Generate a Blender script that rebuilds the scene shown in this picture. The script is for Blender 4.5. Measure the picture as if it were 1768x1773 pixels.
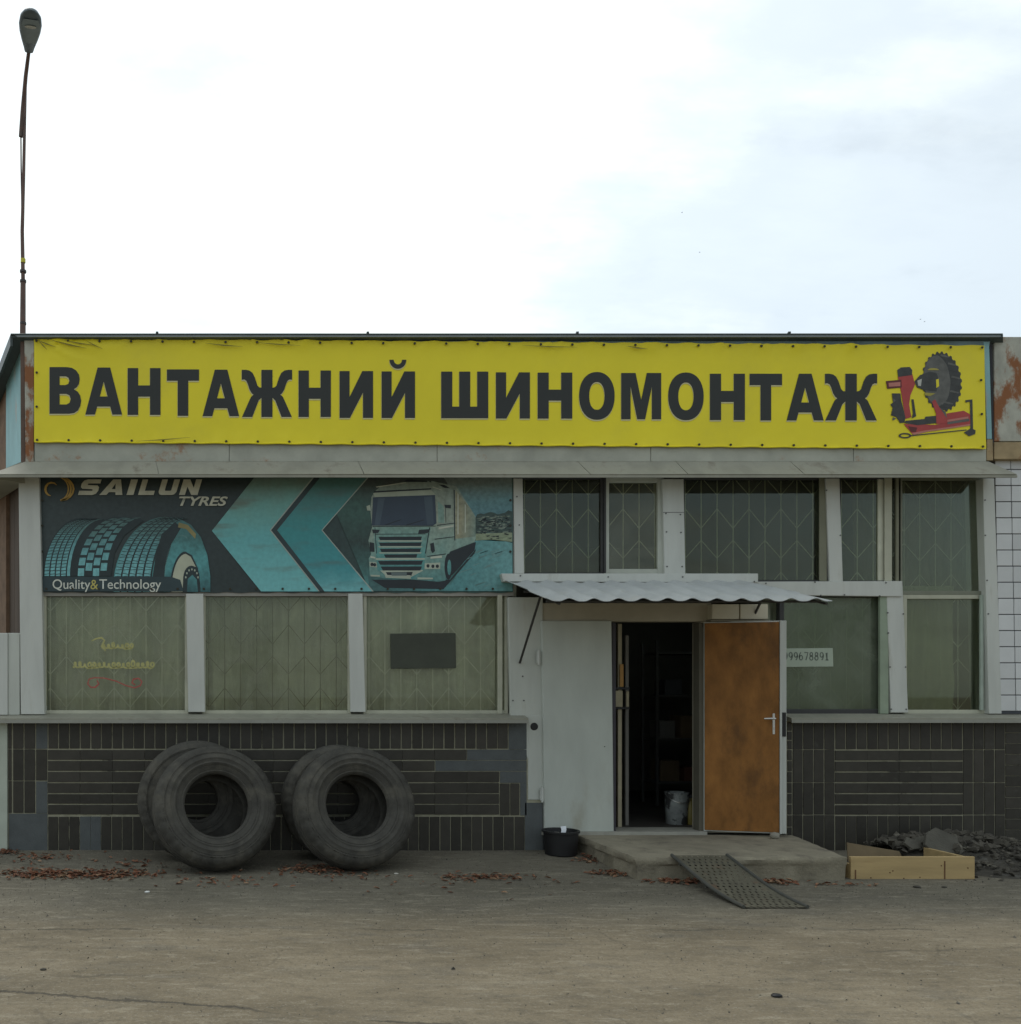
import bpy, bmesh, math, random
from mathutils import Vector, Matrix, noise
from mathutils.geometry import tessellate_polygon
R = math.radians
random.seed(7)
for o in list(bpy.data.objects): bpy.data.objects.remove(o)
SC = bpy.context.scene
COL = SC.collection

# ------------------------------------------------------------------ camera
F, D, PX, PY = 1572.5, 8.5, 450.0, 1200.0         # focal length and principal point in photo pixels, distance to facade
CX, CZ = (PX-884)/185.0, (1472-PY)/185.0          # camera position: 185 photo pixels = 1 m on the facade plane
cam_d = bpy.data.cameras.new('camera'); cam = bpy.data.objects.new('camera', cam_d); COL.objects.link(cam)
cam.location = (CX, -D, CZ); cam.rotation_euler = (R(90), 0, 0)
cam_d.sensor_fit = 'HORIZONTAL'; cam_d.sensor_width = 36; cam_d.lens = 36*F/1768
cam_d.shift_x = (884-PX)/1768; cam_d.shift_y = (PY-886.5)/1768
cam_d.clip_start = 0.05; cam_d.clip_end = 3000
SC.camera = cam

# ------------------------------------------------------------------ sky, sun, exposure
SKY_OFF = (4.12, 7.82, 1.0)
SUN_EL, SUN_AZ = R(60), R(-32)                    # azimuth from +Y (behind the building), negative = to the left
w = bpy.data.worlds.new('World'); SC.world = w; w.use_nodes = True
nt = w.node_tree; nt.nodes.clear(); N = nt.nodes.new; L = nt.links.new
out = N('ShaderNodeOutputWorld'); bg = N('ShaderNodeBackground'); bg.inputs[1].default_value = 0.15
sky = N('ShaderNodeTexSky'); sky.sky_type = 'NISHITA'; sky.sun_disc = False
sky.sun_elevation = SUN_EL; sky.sun_rotation = SUN_AZ; sky.dust_density = 1.2; sky.air_density = 1.0
tc = N('ShaderNodeTexCoord'); sx = N('ShaderNodeSeparateXYZ'); L(tc.outputs['Generated'], sx.inputs[0])
def wm(op, a, b=None, clamp=False):
    n = N('ShaderNodeMath'); n.operation = op; n.use_clamp = clamp
    for i, v in enumerate((a, b)):
        if v is None: continue
        if isinstance(v, (int, float)): n.inputs[i].default_value = v
        else: L(v, n.inputs[i])
    return n.outputs[0]
zz = wm('ADD', wm('MAXIMUM', sx.outputs[2], 0.0), 0.25)
cv = N('ShaderNodeCombineXYZ'); L(wm('DIVIDE', sx.outputs[0], zz), cv.inputs[0]); L(wm('DIVIDE', sx.outputs[1], zz), cv.inputs[1])
def wnoise(scale, off, detail, rough=.55, stretch=(1, 1, 1)):
    m = N('ShaderNodeMapping'); m.inputs['Location'].default_value = off; m.inputs['Scale'].default_value = stretch
    L(cv.outputs[0], m.inputs[0]); n = N('ShaderNodeTexNoise')
    n.inputs['Scale'].default_value = scale; n.inputs['Detail'].default_value = detail; n.inputs['Roughness'].default_value = rough
    L(m.outputs[0], n.inputs[0]); return n.outputs[0]
n1 = wnoise(1.0, SKY_OFF, 8, .55, (1, 1.25, 1)); n2 = wnoise(4.2, (9.2, 1.4, 2), 8, .62, (1, 1.9, 1))
n4 = wnoise(3.0, (2.2, 8.1, 5), 8, .62, (.45, 2.6, 1))
cm = wm('ADD', wm('ADD', wm('MULTIPLY', n1, .70), wm('MULTIPLY', n2, .16)), wm('MULTIPLY', n4, .14))
ramp = N('ShaderNodeMapRange'); ramp.interpolation_type = 'SMOOTHSTEP'; L(cm, ramp.inputs[0])
ramp.inputs[1].default_value = .45; ramp.inputs[2].default_value = .62; ramp.inputs[3].default_value = .53; ramp.inputs[4].default_value = 1.0
mix = N('ShaderNodeMix'); mix.data_type = 'RGBA'; L(ramp.outputs[0], mix.inputs[0]); L(sky.outputs[0], mix.inputs[6])
# cloud brightness: denser cloud is whiter, and the veil glows towards the sun behind it
sdir = Vector((math.sin(SUN_AZ)*math.cos(SUN_EL), math.cos(SUN_AZ)*math.cos(SUN_EL), math.sin(SUN_EL)))
dt = N('ShaderNodeVectorMath'); dt.operation = 'DOT_PRODUCT'; L(tc.outputs['Generated'], dt.inputs[0]); dt.inputs[1].default_value = sdir
gl_ = N('ShaderNodeMapRange'); gl_.interpolation_type = 'SMOOTHSTEP'; L(dt.outputs['Value'], gl_.inputs[0])
gl_.inputs[1].default_value = -.35; gl_.inputs[2].default_value = 1.0; gl_.inputs[3].default_value = 3.5; gl_.inputs[4].default_value = 9.4
cb = N('ShaderNodeMapRange'); L(cm, cb.inputs[0]); cb.inputs[1].default_value = .40; cb.inputs[2].default_value = .60
cb.inputs[3].default_value = 1.42; cb.inputs[4].default_value = 1.15
n3 = wnoise(2.6, (2.3, 4.4, 3), 7, .55, (1, 1.5, 1)); pt = N('ShaderNodeMapRange'); pt.interpolation_type = 'SMOOTHSTEP'; L(n3, pt.inputs[0])
pt.inputs[1].default_value = .53; pt.inputs[2].default_value = .68; pt.inputs[3].default_value = 1.0; pt.inputs[4].default_value = .86
cl = wm('MULTIPLY', wm('MULTIPLY', cb.outputs[0], gl_.outputs[0]), pt.outputs[0])
cc = N('ShaderNodeCombineColor'); L(wm('MULTIPLY', cl, .930), cc.inputs[0]); L(cl, cc.inputs[1]); L(wm('MULTIPLY', cl, .972), cc.inputs[2])
L(cc.outputs[0], mix.inputs[7]); L(mix.outputs[2], bg.inputs[0]); L(bg.outputs[0], out.inputs[0])

sd = bpy.data.lights.new('sun', 'SUN'); sd.energy = 1.1; sd.angle = R(16); sd.color = (1, .95, .86)
so = bpy.data.objects.new('sun', sd); COL.objects.link(so)
sdir = Vector((math.sin(SUN_AZ)*math.cos(SUN_EL), math.cos(SUN_AZ)*math.cos(SUN_EL), math.sin(SUN_EL)))
so.rotation_euler = sdir.to_track_quat('Z', 'Y').to_euler(); so.location = (0, 4, 20)
SC.view_settings.view_transform = 'Standard'; SC.view_settings.look = 'None'
SC.view_settings.exposure = -0.2; SC.view_settings.gamma = 1.0; SC.view_settings.use_curve_mapping = False

# ------------------------------------------------------------------ materials
MATS = {}
def mat(name, col, rough=.7, var=.12, scale=6.0, bump=.0, bscale=40.0, metal=0.0, col2=None, t2=(.55, .7), s2=3.0,
        stretch=(1, 1, 1), rnd=0.0, spec=.5, grain=0.0):
    """col with noise variation; col2 laid over it where a second noise passes t2; rnd = per-object lightness spread"""
    if name in MATS: return MATS[name]
    m = bpy.data.materials.new(name); m.use_nodes = True; t = m.node_tree; n = t.nodes; l = t.links
    b = n['Principled BSDF']; b.inputs['Roughness'].default_value = rough; b.inputs['Metallic'].default_value = metal
    b.inputs['Specular IOR Level'].default_value = spec
    co = n.new('ShaderNodeTexCoord'); mp = n.new('ShaderNodeMapping'); mp.inputs['Scale'].default_value = stretch
    l.new(co.outputs['Object'], mp.inputs[0]); vec = mp.outputs[0]
    if rnd:
        oi = n.new('ShaderNodeObjectInfo'); ad = n.new('ShaderNodeVectorMath'); ad.operation = 'MULTIPLY_ADD'
        ad.inputs[1].default_value = (1, 1, 1); l.new(vec, ad.inputs[0])
        sc = n.new('ShaderNodeMath'); sc.operation = 'MULTIPLY'; sc.inputs[1].default_value = 50; l.new(oi.outputs['Random'], sc.inputs[0])
        l.new(sc.outputs[0], ad.inputs[2]); vec = ad.outputs[0]
    def nz(s, d=6, r=.6):
        q = n.new('ShaderNodeTexNoise'); q.inputs['Scale'].default_value = s; q.inputs['Detail'].default_value = d
        q.inputs['Roughness'].default_value = r; l.new(vec, q.inputs[0]); return q.outputs[0]
    mr = n.new('ShaderNodeMapRange'); l.new(nz(scale), mr.inputs[0]); mr.inputs[1].default_value = .3; mr.inputs[2].default_value = .7
    mr.inputs[3].default_value = 1-var; mr.inputs[4].default_value = 1+var
    val = mr.outputs[0]
    if grain:
        g = n.new('ShaderNodeMapRange'); l.new(nz(260, 3, .8), g.inputs[0]); g.inputs[1].default_value = .3; g.inputs[2].default_value = .7
        g.inputs[3].default_value = 1-grain; g.inputs[4].default_value = 1+grain
        mu = n.new('ShaderNodeMath'); mu.operation = 'MULTIPLY'; l.new(val, mu.inputs[0]); l.new(g.outputs[0], mu.inputs[1]); val = mu.outputs[0]
    if rnd:
        rr = n.new('ShaderNodeMapRange'); l.new(oi.outputs['Random'], rr.inputs[0]); rr.inputs[3].default_value = 1-rnd; rr.inputs[4].default_value = 1+rnd
        mu = n.new('ShaderNodeMath'); mu.operation = 'MULTIPLY'; l.new(val, mu.inputs[0]); l.new(rr.outputs[0], mu.inputs[1]); val = mu.outputs[0]
    vm = n.new('ShaderNodeVectorMath'); vm.operation = 'SCALE'; l.new(val, vm.inputs['Scale'])
    vm.inputs[0].default_value = col[:3]
    c = vm.outputs[0]
    if col2:
        r2 = n.new('ShaderNodeMapRange'); r2.interpolation_type = 'SMOOTHSTEP'; l.new(nz(s2, 8, .68), r2.inputs[0])
        r2.inputs[1].default_value = t2[0]; r2.inputs[2].default_value = t2[1]
        mx = n.new('ShaderNodeMix'); mx.data_type = 'RGBA'; l.new(r2.outputs[0], mx.inputs[0]); l.new(c, mx.inputs[6])
        mx.inputs[7].default_value = (*col2, 1); c = mx.outputs[2]
    l.new(c, b.inputs['Base Color'])
    if bump:
        bp = n.new('ShaderNodeBump'); bp.inputs['Strength'].default_value = bump; bp.inputs['Distance'].default_value = .02
        l.new(nz(bscale, 5, .6), bp.inputs['Height']); l.new(bp.outputs[0], b.inputs['Normal'])
    MATS[name] = m; return m

def grad(name, stops, axis=0, lo=0.0, hi=1.0, rough=.55, var=.1, smear=None, mott=.22):
    """printed colour gradient along an object axis (ink, not light)"""
    m = bpy.data.materials.new(name); m.use_nodes = True; t = m.node_tree; n = t.nodes; l = t.links
    b = n['Principled BSDF']; b.inputs['Roughness'].default_value = rough
    co = n.new('ShaderNodeTexCoord'); s = n.new('ShaderNodeSeparateXYZ'); l.new(co.outputs['Object'], s.inputs[0])
    nn = n.new('ShaderNodeTexNoise'); nn.inputs['Scale'].default_value = 5; nn.inputs['Detail'].default_value = 5; l.new(co.outputs['Object'], nn.inputs[0])
    mr = n.new('ShaderNodeMapRange'); l.new(s.outputs[axis], mr.inputs[0]); mr.inputs[1].default_value = lo; mr.inputs[2].default_value = hi
    ad = n.new('ShaderNodeMath'); ad.operation = 'MULTIPLY_ADD'; l.new(nn.outputs[0], ad.inputs[0]); ad.inputs[1].default_value = var*2; 
    sb = n.new('ShaderNodeMath'); sb.operation = 'SUBTRACT'; l.new(mr.outputs[0], sb.inputs[0]); sb.inputs[1].default_value = var; l.new(sb.outputs[0], ad.inputs[2])
    cr = n.new('ShaderNodeValToRGB'); l.new(ad.outputs[0], cr.inputs[0]); e = cr.color_ramp.elements
    while len(e) > 1: e.remove(e[-1])
    e[0].position, e[0].color = stops[0][0], (*stops[0][1], 1)
    for p, c in stops[1:]:
        q = e.new(p); q.color = (*c, 1)
    c = cr.outputs[0]
    n2 = n.new('ShaderNodeTexNoise'); n2.inputs['Scale'].default_value = 26; n2.inputs['Detail'].default_value = 5; l.new(co.outputs['Object'], n2.inputs[0])
    m2 = n.new('ShaderNodeMapRange'); l.new(n2.outputs[0], m2.inputs[0]); m2.inputs[1].default_value = .3; m2.inputs[2].default_value = .7; m2.inputs[3].default_value = 1-mott; m2.inputs[4].default_value = 1+mott
    vs = n.new('ShaderNodeVectorMath'); vs.operation = 'SCALE'; l.new(c, vs.inputs[0]); l.new(m2.outputs[0], vs.inputs['Scale']); c = vs.outputs[0]
    if smear:
        mp = n.new('ShaderNodeMapping'); mp.inputs['Rotation'].default_value = (0, R(-38), 0); mp.inputs['Scale'].default_value = (1.0, 1, 5.0); l.new(co.outputs['Object'], mp.inputs[0])
        n3 = n.new('ShaderNodeTexNoise'); n3.inputs['Scale'].default_value = 1.5; n3.inputs['Detail'].default_value = 6; l.new(mp.outputs[0], n3.inputs[0])
        m3 = n.new('ShaderNodeMapRange'); m3.interpolation_type = 'SMOOTHSTEP'; l.new(n3.outputs[0], m3.inputs[0]); m3.inputs[1].default_value = .50; m3.inputs[2].default_value = .72; m3.inputs[4].default_value = .75
        mx = n.new('ShaderNodeMix'); mx.data_type = 'RGBA'; l.new(m3.outputs[0], mx.inputs[0]); l.new(c, mx.inputs[6]); mx.inputs[7].default_value = (*smear, 1); c = mx.outputs[2]
    l.new(c, b.inputs['Base Color']); return m

def glass_mat(name, tint, dirt, dcol, rough=.02, smear=7.0):
    m = bpy.data.materials.new(name); m.use_nodes = True; t = m.node_tree; n = t.nodes; l = t.links; n.remove(n['Principled BSDF'])
    o = n['Material Output']; tr = n.new('ShaderNodeBsdfTransparent'); tr.inputs[0].default_value = (*tint, 1)
    gl = n.new('ShaderNodeBsdfGlossy'); gl.inputs['Roughness'].default_value = rough; gl.inputs[0].default_value = (.92, .96, .84, 1)
    fr = n.new('ShaderNodeFresnel'); fr.inputs[0].default_value = 1.5
    m1 = n.new('ShaderNodeMixShader'); l.new(fr.outputs[0], m1.inputs[0]); l.new(tr.outputs[0], m1.inputs[1]); l.new(gl.outputs[0], m1.inputs[2])
    df = n.new('ShaderNodeBsdfDiffuse'); df.inputs[0].default_value = (*dcol, 1)
    co = n.new('ShaderNodeTexCoord'); nn = n.new('ShaderNodeTexNoise'); nn.inputs['Scale'].default_value = smear; nn.inputs['Detail'].default_value = 4
    nn.inputs['Roughness'].default_value = .5; nn.inputs['Distortion'].default_value = 1.0
    l.new(co.outputs['Object'], nn.inputs[0])
    mr = n.new('ShaderNodeMapRange'); l.new(nn.outputs[0], mr.inputs[0]); mr.inputs[1].default_value = .35; mr.inputs[2].default_value = .75
    mr.inputs[3].default_value = dirt*.35; mr.inputs[4].default_value = dirt*1.7
    m2 = n.new('ShaderNodeMixShader'); l.new(mr.outputs[0], m2.inputs[0]); l.new(m1.outputs[0], m2.inputs[1]); l.new(df.outputs[0], m2.inputs[2])
    l.new(m2.outputs[0], o.inputs[0]); return m

# ------------------------------------------------------------------ geometry helpers
def W(px, py, y=0.0):
    """photo pixel + depth behind the facade plane -> world point"""
    d = D + y
    return Vector((CX + (px-PX)*d/F, y, CZ + (PY-py)*d/F))
def X(px, y=0.0): return CX + (px-PX)*(D+y)/F
def Z(py, y=0.0): return CZ + (PY-py)*(D+y)/F

class MB:
    def __init__(s): s.v = []; s.f = []
    def add(s, vs, fs):
        k = len(s.v); s.v += [Vector(q) for q in vs]; s.f += [tuple(i+k for i in q) for q in fs]; return s
    def box(s, x0, x1, y0, y1, z0, z1):
        if x0 > x1: x0, x1 = x1, x0
        if y0 > y1: y0, y1 = y1, y0
        if z0 > z1: z0, z1 = z1, z0
        vs = [(x, y, z) for z in (z0, z1) for y in (y0, y1) for x in (x0, x1)]
        return s.add(vs, [(0, 2, 3, 1), (4, 5, 7, 6), (0, 1, 5, 4), (2, 6, 7, 3), (0, 4, 6, 2), (1, 3, 7, 5)])
    def hexa(s, front, back):
        """four front points (counter-clockwise seen from camera) and four back points"""
        return s.add(list(front)+list(back), [(0, 1, 2, 3), (7, 6, 5, 4), (0, 4, 5, 1), (1, 5, 6, 2), (2, 6, 7, 3), (3, 7, 4, 0)])
    def pq(s, tl, tr, br, bl, y0, y1):
        """prism whose front quad is given by photo pixels on plane y0, running straight back to y1"""
        f = [W(*p, y0) for p in (bl, br, tr, tl)]
        return s.hexa(f, [Vector((q.x, y1, q.z)) for q in f])
    def pr(s, px0, py0, px1, py1, y0, y1):
        return s.pq((px0, py0), (px1, py0), (px1, py1), (px0, py1), y0, y1)
    def tube(s, pts, r, n=8, caps=True):
        pts = [Vector(p) for p in pts]; rs = r if isinstance(r, (list, tuple)) else [r]*len(pts); k = len(s.v); ref = None
        for i, p in enumerate(pts):
            d = (pts[min(i+1, len(pts)-1)] - pts[max(i-1, 0)]).normalized()
            if ref is None: ref = d.orthogonal().normalized()
            u = (ref - d*ref.dot(d)).normalized(); ref = u; q = d.cross(u)
            for j in range(n):
                a = 2*math.pi*j/n; s.v.append(p + (u*math.cos(a) + q*math.sin(a))*rs[i])
        for i in range(len(pts)-1):
            for j in range(n):
                a = k+i*n+j; b = k+i*n+(j+1) % n; s.f.append((a, b, b+n, a+n))
        if caps:
            s.f.append(tuple(k+j for j in reversed(range(n)))); e = k+(len(pts)-1)*n; s.f.append(tuple(e+j for j in range(n)))
        return s
    def lathe(s, prof, n=32, M=None, closed=False):
        """profile of (radius, height) round the Z axis"""
        k = len(s.v); M = M or Matrix()
        for (r, h) in prof:
            for j in range(n):
                a = 2*math.pi*j/n; s.v.append(M @ Vector((r*math.cos(a), r*math.sin(a), h)))
        m = len(prof)
        for i in range(m if closed else m-1):
            for j in range(n):
                a = k+i*n+j; b = k+i*n+(j+1) % n; i2 = ((i+1) % m)
                c = k+i2*n+(j+1) % n; d = k+i2*n+j; s.f.append((a, b, c, d))
        return s
    def mesh(s, name, bevel=0, base=(0, 0, 0), smooth=False, seg=1):
        me = bpy.data.meshes.new(name); b = Vector(base)
        me.from_pydata([v-b for v in s.v], [], s.f); 
        bm = bmesh.new(); bm.from_mesh(me)
        bmesh.ops.recalc_face_normals(bm, faces=bm.faces)
        if bevel: bmesh.ops.bevel(bm, geom=list(bm.edges), offset=bevel, segments=seg, affect='EDGES', clamp_overlap=True)
        bm.to_mesh(me); bm.free()
        if smooth:
            for p in me.polygons: p.use_smooth = True
            try: me.set_sharp_from_angle(angle=R(40))
            except Exception: pass
        return me
    def build(s, name, m, parent=None, bevel=0, smooth=False, seg=1, label=None):
        base = parent_loc(parent)
        me = s.mesh(name, bevel, base, smooth, seg); me.materials.append(m)
        o = bpy.data.objects.new(name, me); COL.objects.link(o)
        if parent: o.parent = parent
        if label: o['label'] = label
        return o
def parent_loc(p):
    v = Vector((0, 0, 0))
    while p: v += p.location; p = p.parent
    return v
def tag(o, label, cat, group=None, kind=None):
    if label: o['label'] = label
    if cat: o['category'] = cat
    if group: o['group'] = group
    if kind: o['kind'] = kind
    return o
def thing(name, label, cat, loc=(0, 0, 0), group=None):
    o = bpy.data.objects.new(name, None); COL.objects.link(o); o.location = loc; o.empty_display_size = .2
    return tag(o, label, cat, group)
def inst(name, me, loc, parent, rot=None, scale=None):
    o = bpy.data.objects.new(name, me); COL.objects.link(o); o.parent = parent
    o.location = Vector(loc) - parent_loc(parent)
    if rot: o.rotation_euler = rot
    if scale: o.scale = scale
    return o
def flat(name, contours, y, m, parent):
    """printed shape: outer contour + holes in photo pixels, lying on plane y"""
    cs = [[W(*p, y) for p in c] for c in contours]
    flatv = [v for c in cs for v in c]
    tri = tessellate_polygon([[Vector((v.x, v.z, 0)) for v in c] for c in cs])
    b = MB(); b.v = flatv
    for t in tri:
        a, c, d = (flatv[i] for i in t)
        if (c-a).cross(d-a).y > 0: t = (t[0], t[2], t[1])
        b.f.append(tuple(t))
    base = parent_loc(parent); me = bpy.data.meshes.new(name); me.from_pydata([v-base for v in b.v], [], b.f); me.materials.append(m)
    o = bpy.data.objects.new(name, me); COL.objects.link(o); o.parent = parent; return o
def ell(cx, cy, rx, ry, n=28, a0=0, a1=360, p=1.0):
    r = []
    for i in range(n + (0 if a1-a0 == 360 else 1)):
        a = R(a0+(a1-a0)*i/n); c, s = math.cos(a), math.sin(a)
        r.append((cx+rx*math.copysign(abs(c)**p, c), cy-ry*math.copysign(abs(s)**p, s)))
    return r
def stroke(pts, wd):
    """polyline in pixels thickened to a polygon"""
    lft, rgt = [], []
    for i, p in enumerate(pts):
        a = Vector(pts[max(i-1, 0)]); b = Vector(pts[min(i+1, len(pts)-1)]); d = (b-a).normalized(); q = Vector((-d.y, d.x))
        ww = wd[i] if isinstance(wd, (list, tuple)) else wd
        lft.append(tuple(Vector(p)+q*ww/2)); rgt.append(tuple(Vector(p)-q*ww/2))
    return lft+rgt[::-1]

# palette (real-world base colours)
WHITE = mat('white_painted_metal', (.56, .575, .535), .5, .10, 3, .05, 60, col2=(.36, .35, .29), t2=(.54, .82), s2=3.0, stretch=(2.2, 2.2, .35))
WHITE2 = mat('white_plastic_cladding', (.52, .54, .49), .5, .09, 2.5, .04, 40, col2=(.36, .34, .26), t2=(.52, .82), s2=2.4, stretch=(2, 2, .4))
DOORW = mat('white_door_paint', (.50, .53, .48), .55, .08, 2.5, .05, 50, col2=(.36, .345, .27), t2=(.52, .86), s2=1.6, stretch=(1.6, 1.6, .6))
BEIGE = mat('beige_board', (.44, .40, .31), .8, .1, 4, .05, 60)
SHEET = mat('weathered_fascia_sheet', (.40, .41, .35), .65, .16, 3.6, .05, 40, col2=(.33, .17, .085), t2=(.585, .69), s2=2.1)
FLASH = mat('galvanised_flashing', (.285, .28, .225), .6, .16, 4, .04, 30, col2=(.17, .15, .115), t2=(.54, .76), s2=4, stretch=(1, 1, .5))
TURQ = mat('turquoise_paint', (.25, .45, .47), .6, .15, 7, .06, 40, col2=(.36, .38, .35), t2=(.58, .7), s2=6, stretch=(1, 1, .3))
RUST = mat('rusty_painted_steel', (.42, .42, .36), .75, .2, 8, .1, 50, col2=(.26, .10, .035), t2=(.46, .57), s2=4.2, stretch=(1, 1, .6))
RUSTB = mat('ochre_rust_strip', (.36, .27, .15), .8, .2, 8, .08, 50, col2=(.24, .13, .06), t2=(.5, .65), s2=5)
ROOFM = mat('dark_green_roof_sheet', (.055, .075, .075), .45, .15, 6, .03, 40)
ROOFL = mat('grey_roof_edge', (.22, .25, .26), .45, .12, 6, .03, 40)
CONC = mat('concrete_render', (.30, .29, .26), .9, .15, 4, .15, 60)
BRICKM = mat('brown_brick_wall', (.17, .105, .065), .9, .25, 9, .2, 40)
BROWNB = mat('brown_weathered_board', (.070, .047, .032), .8, .3, 5, .15, 50, stretch=(1, 1, .12), rnd=.12)
TILE = mat('dark_glazed_tile', (.046, .042, .034), .42, .16, 9, .04, 30, rnd=.20, spec=.35, col2=(.072, .070, .060), t2=(.58, .8), s2=12)
GROUT = mat('pale_grout', (.34, .325, .235), .95, .2, 12, .1, 90, col2=(.10, .095, .078), t2=(.56, .66), s2=2.3)
MORTAR = mat('grey_mortar_patch', (.105, .115, .115), .95, .12, 8, .2, 70)
WTILE = mat('white_wall_tile', (.62, .63, .63), .35, .05, 5, .02, 30, rnd=.06)
WGROUT = mat('dark_wall_grout', (.07, .075, .085), .95, .1, 12)
FRAME = mat('cream_window_frame', (.46, .46, .36), .6, .12, 6, .05, 50)
FRAMED = mat('dark_window_gap', (.05, .05, .05), .8, .1, 6)
GRILLE = mat('grille_paint_pale', (.92, .92, .84), .6, .12, 8)
GRILLED = mat('grille_paint_dull', (.62, .62, .50), .6, .12, 8)
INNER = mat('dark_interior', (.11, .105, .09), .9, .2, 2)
GLASS = glass_mat('window_glass', (.80, .83, .76), .065, (.36, .37, .31), smear=2.4)
GLASSD = glass_mat('dusty_window_glass', (.90, .91, .85), .12, (.42, .43, .35), smear=3.0)
GLASSF = glass_mat('filmed_window_glass', (.70, .76, .66), .36, (.27, .31, .235), .08, 2.2)
CURT = mat('olive_curtain', (.68, .70, .60), .9, .26, 3.2, .05, 30, stretch=(1.6, 1, .35), col2=(.44, .46, .37), t2=(.47, .66), s2=2.0)  # vertical tone streaks paint fold shading into the cloth colour
CURT2 = mat('green_curtain', (.40, .42, .31), .9, .12, 2.2, .05, 30)
CURTD = mat('dim_curtain', (.17, .15, .105), .9, .14, 2.2)
SCREW = mat('screw_head', (.08, .08, .08), .5, .1, 5)
BLACK = mat('black_plastic', (.012, .012, .013), .55, .2, 6)
RUBBER = mat('dusty_tyre_rubber', (.060, .057, .049), .85, .3, 6, .25, 45, col2=(.105, .097, .078), t2=(.45, .72), s2=4, spec=.3, grain=.2)
CONCS = mat('worn_concrete_step', (.27, .24, .175), .95, .25, 3, .45, 45, col2=(.15, .13, .10), t2=(.5, .72), s2=5, grain=.18)
STEEL = mat('grey_green_steel_plate', (.120, .112, .080), .6, .2, 8, .1, 60, metal=.2, col2=(.13, .09, .06), t2=(.55, .7), s2=6)
WOOD = mat('new_pine_board', (.46, .33, .155), .75, .14, 4, .1, 40, col2=(.36, .22, .09), t2=(.6, .74), s2=5, stretch=(.5, 4, 4))
WOODD = mat('brown_door_wood', (.270, .118, .030), .6, .30, 5.0, .08, 30, col2=(.10, .050, .020), t2=(.46, .76), s2=1.9, stretch=(1.5, 1.5, .8), spec=.25, grain=.12)
CHROME = mat('worn_chrome', (.62, .62, .60), .3, .1, 9, metal=.9)

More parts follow.
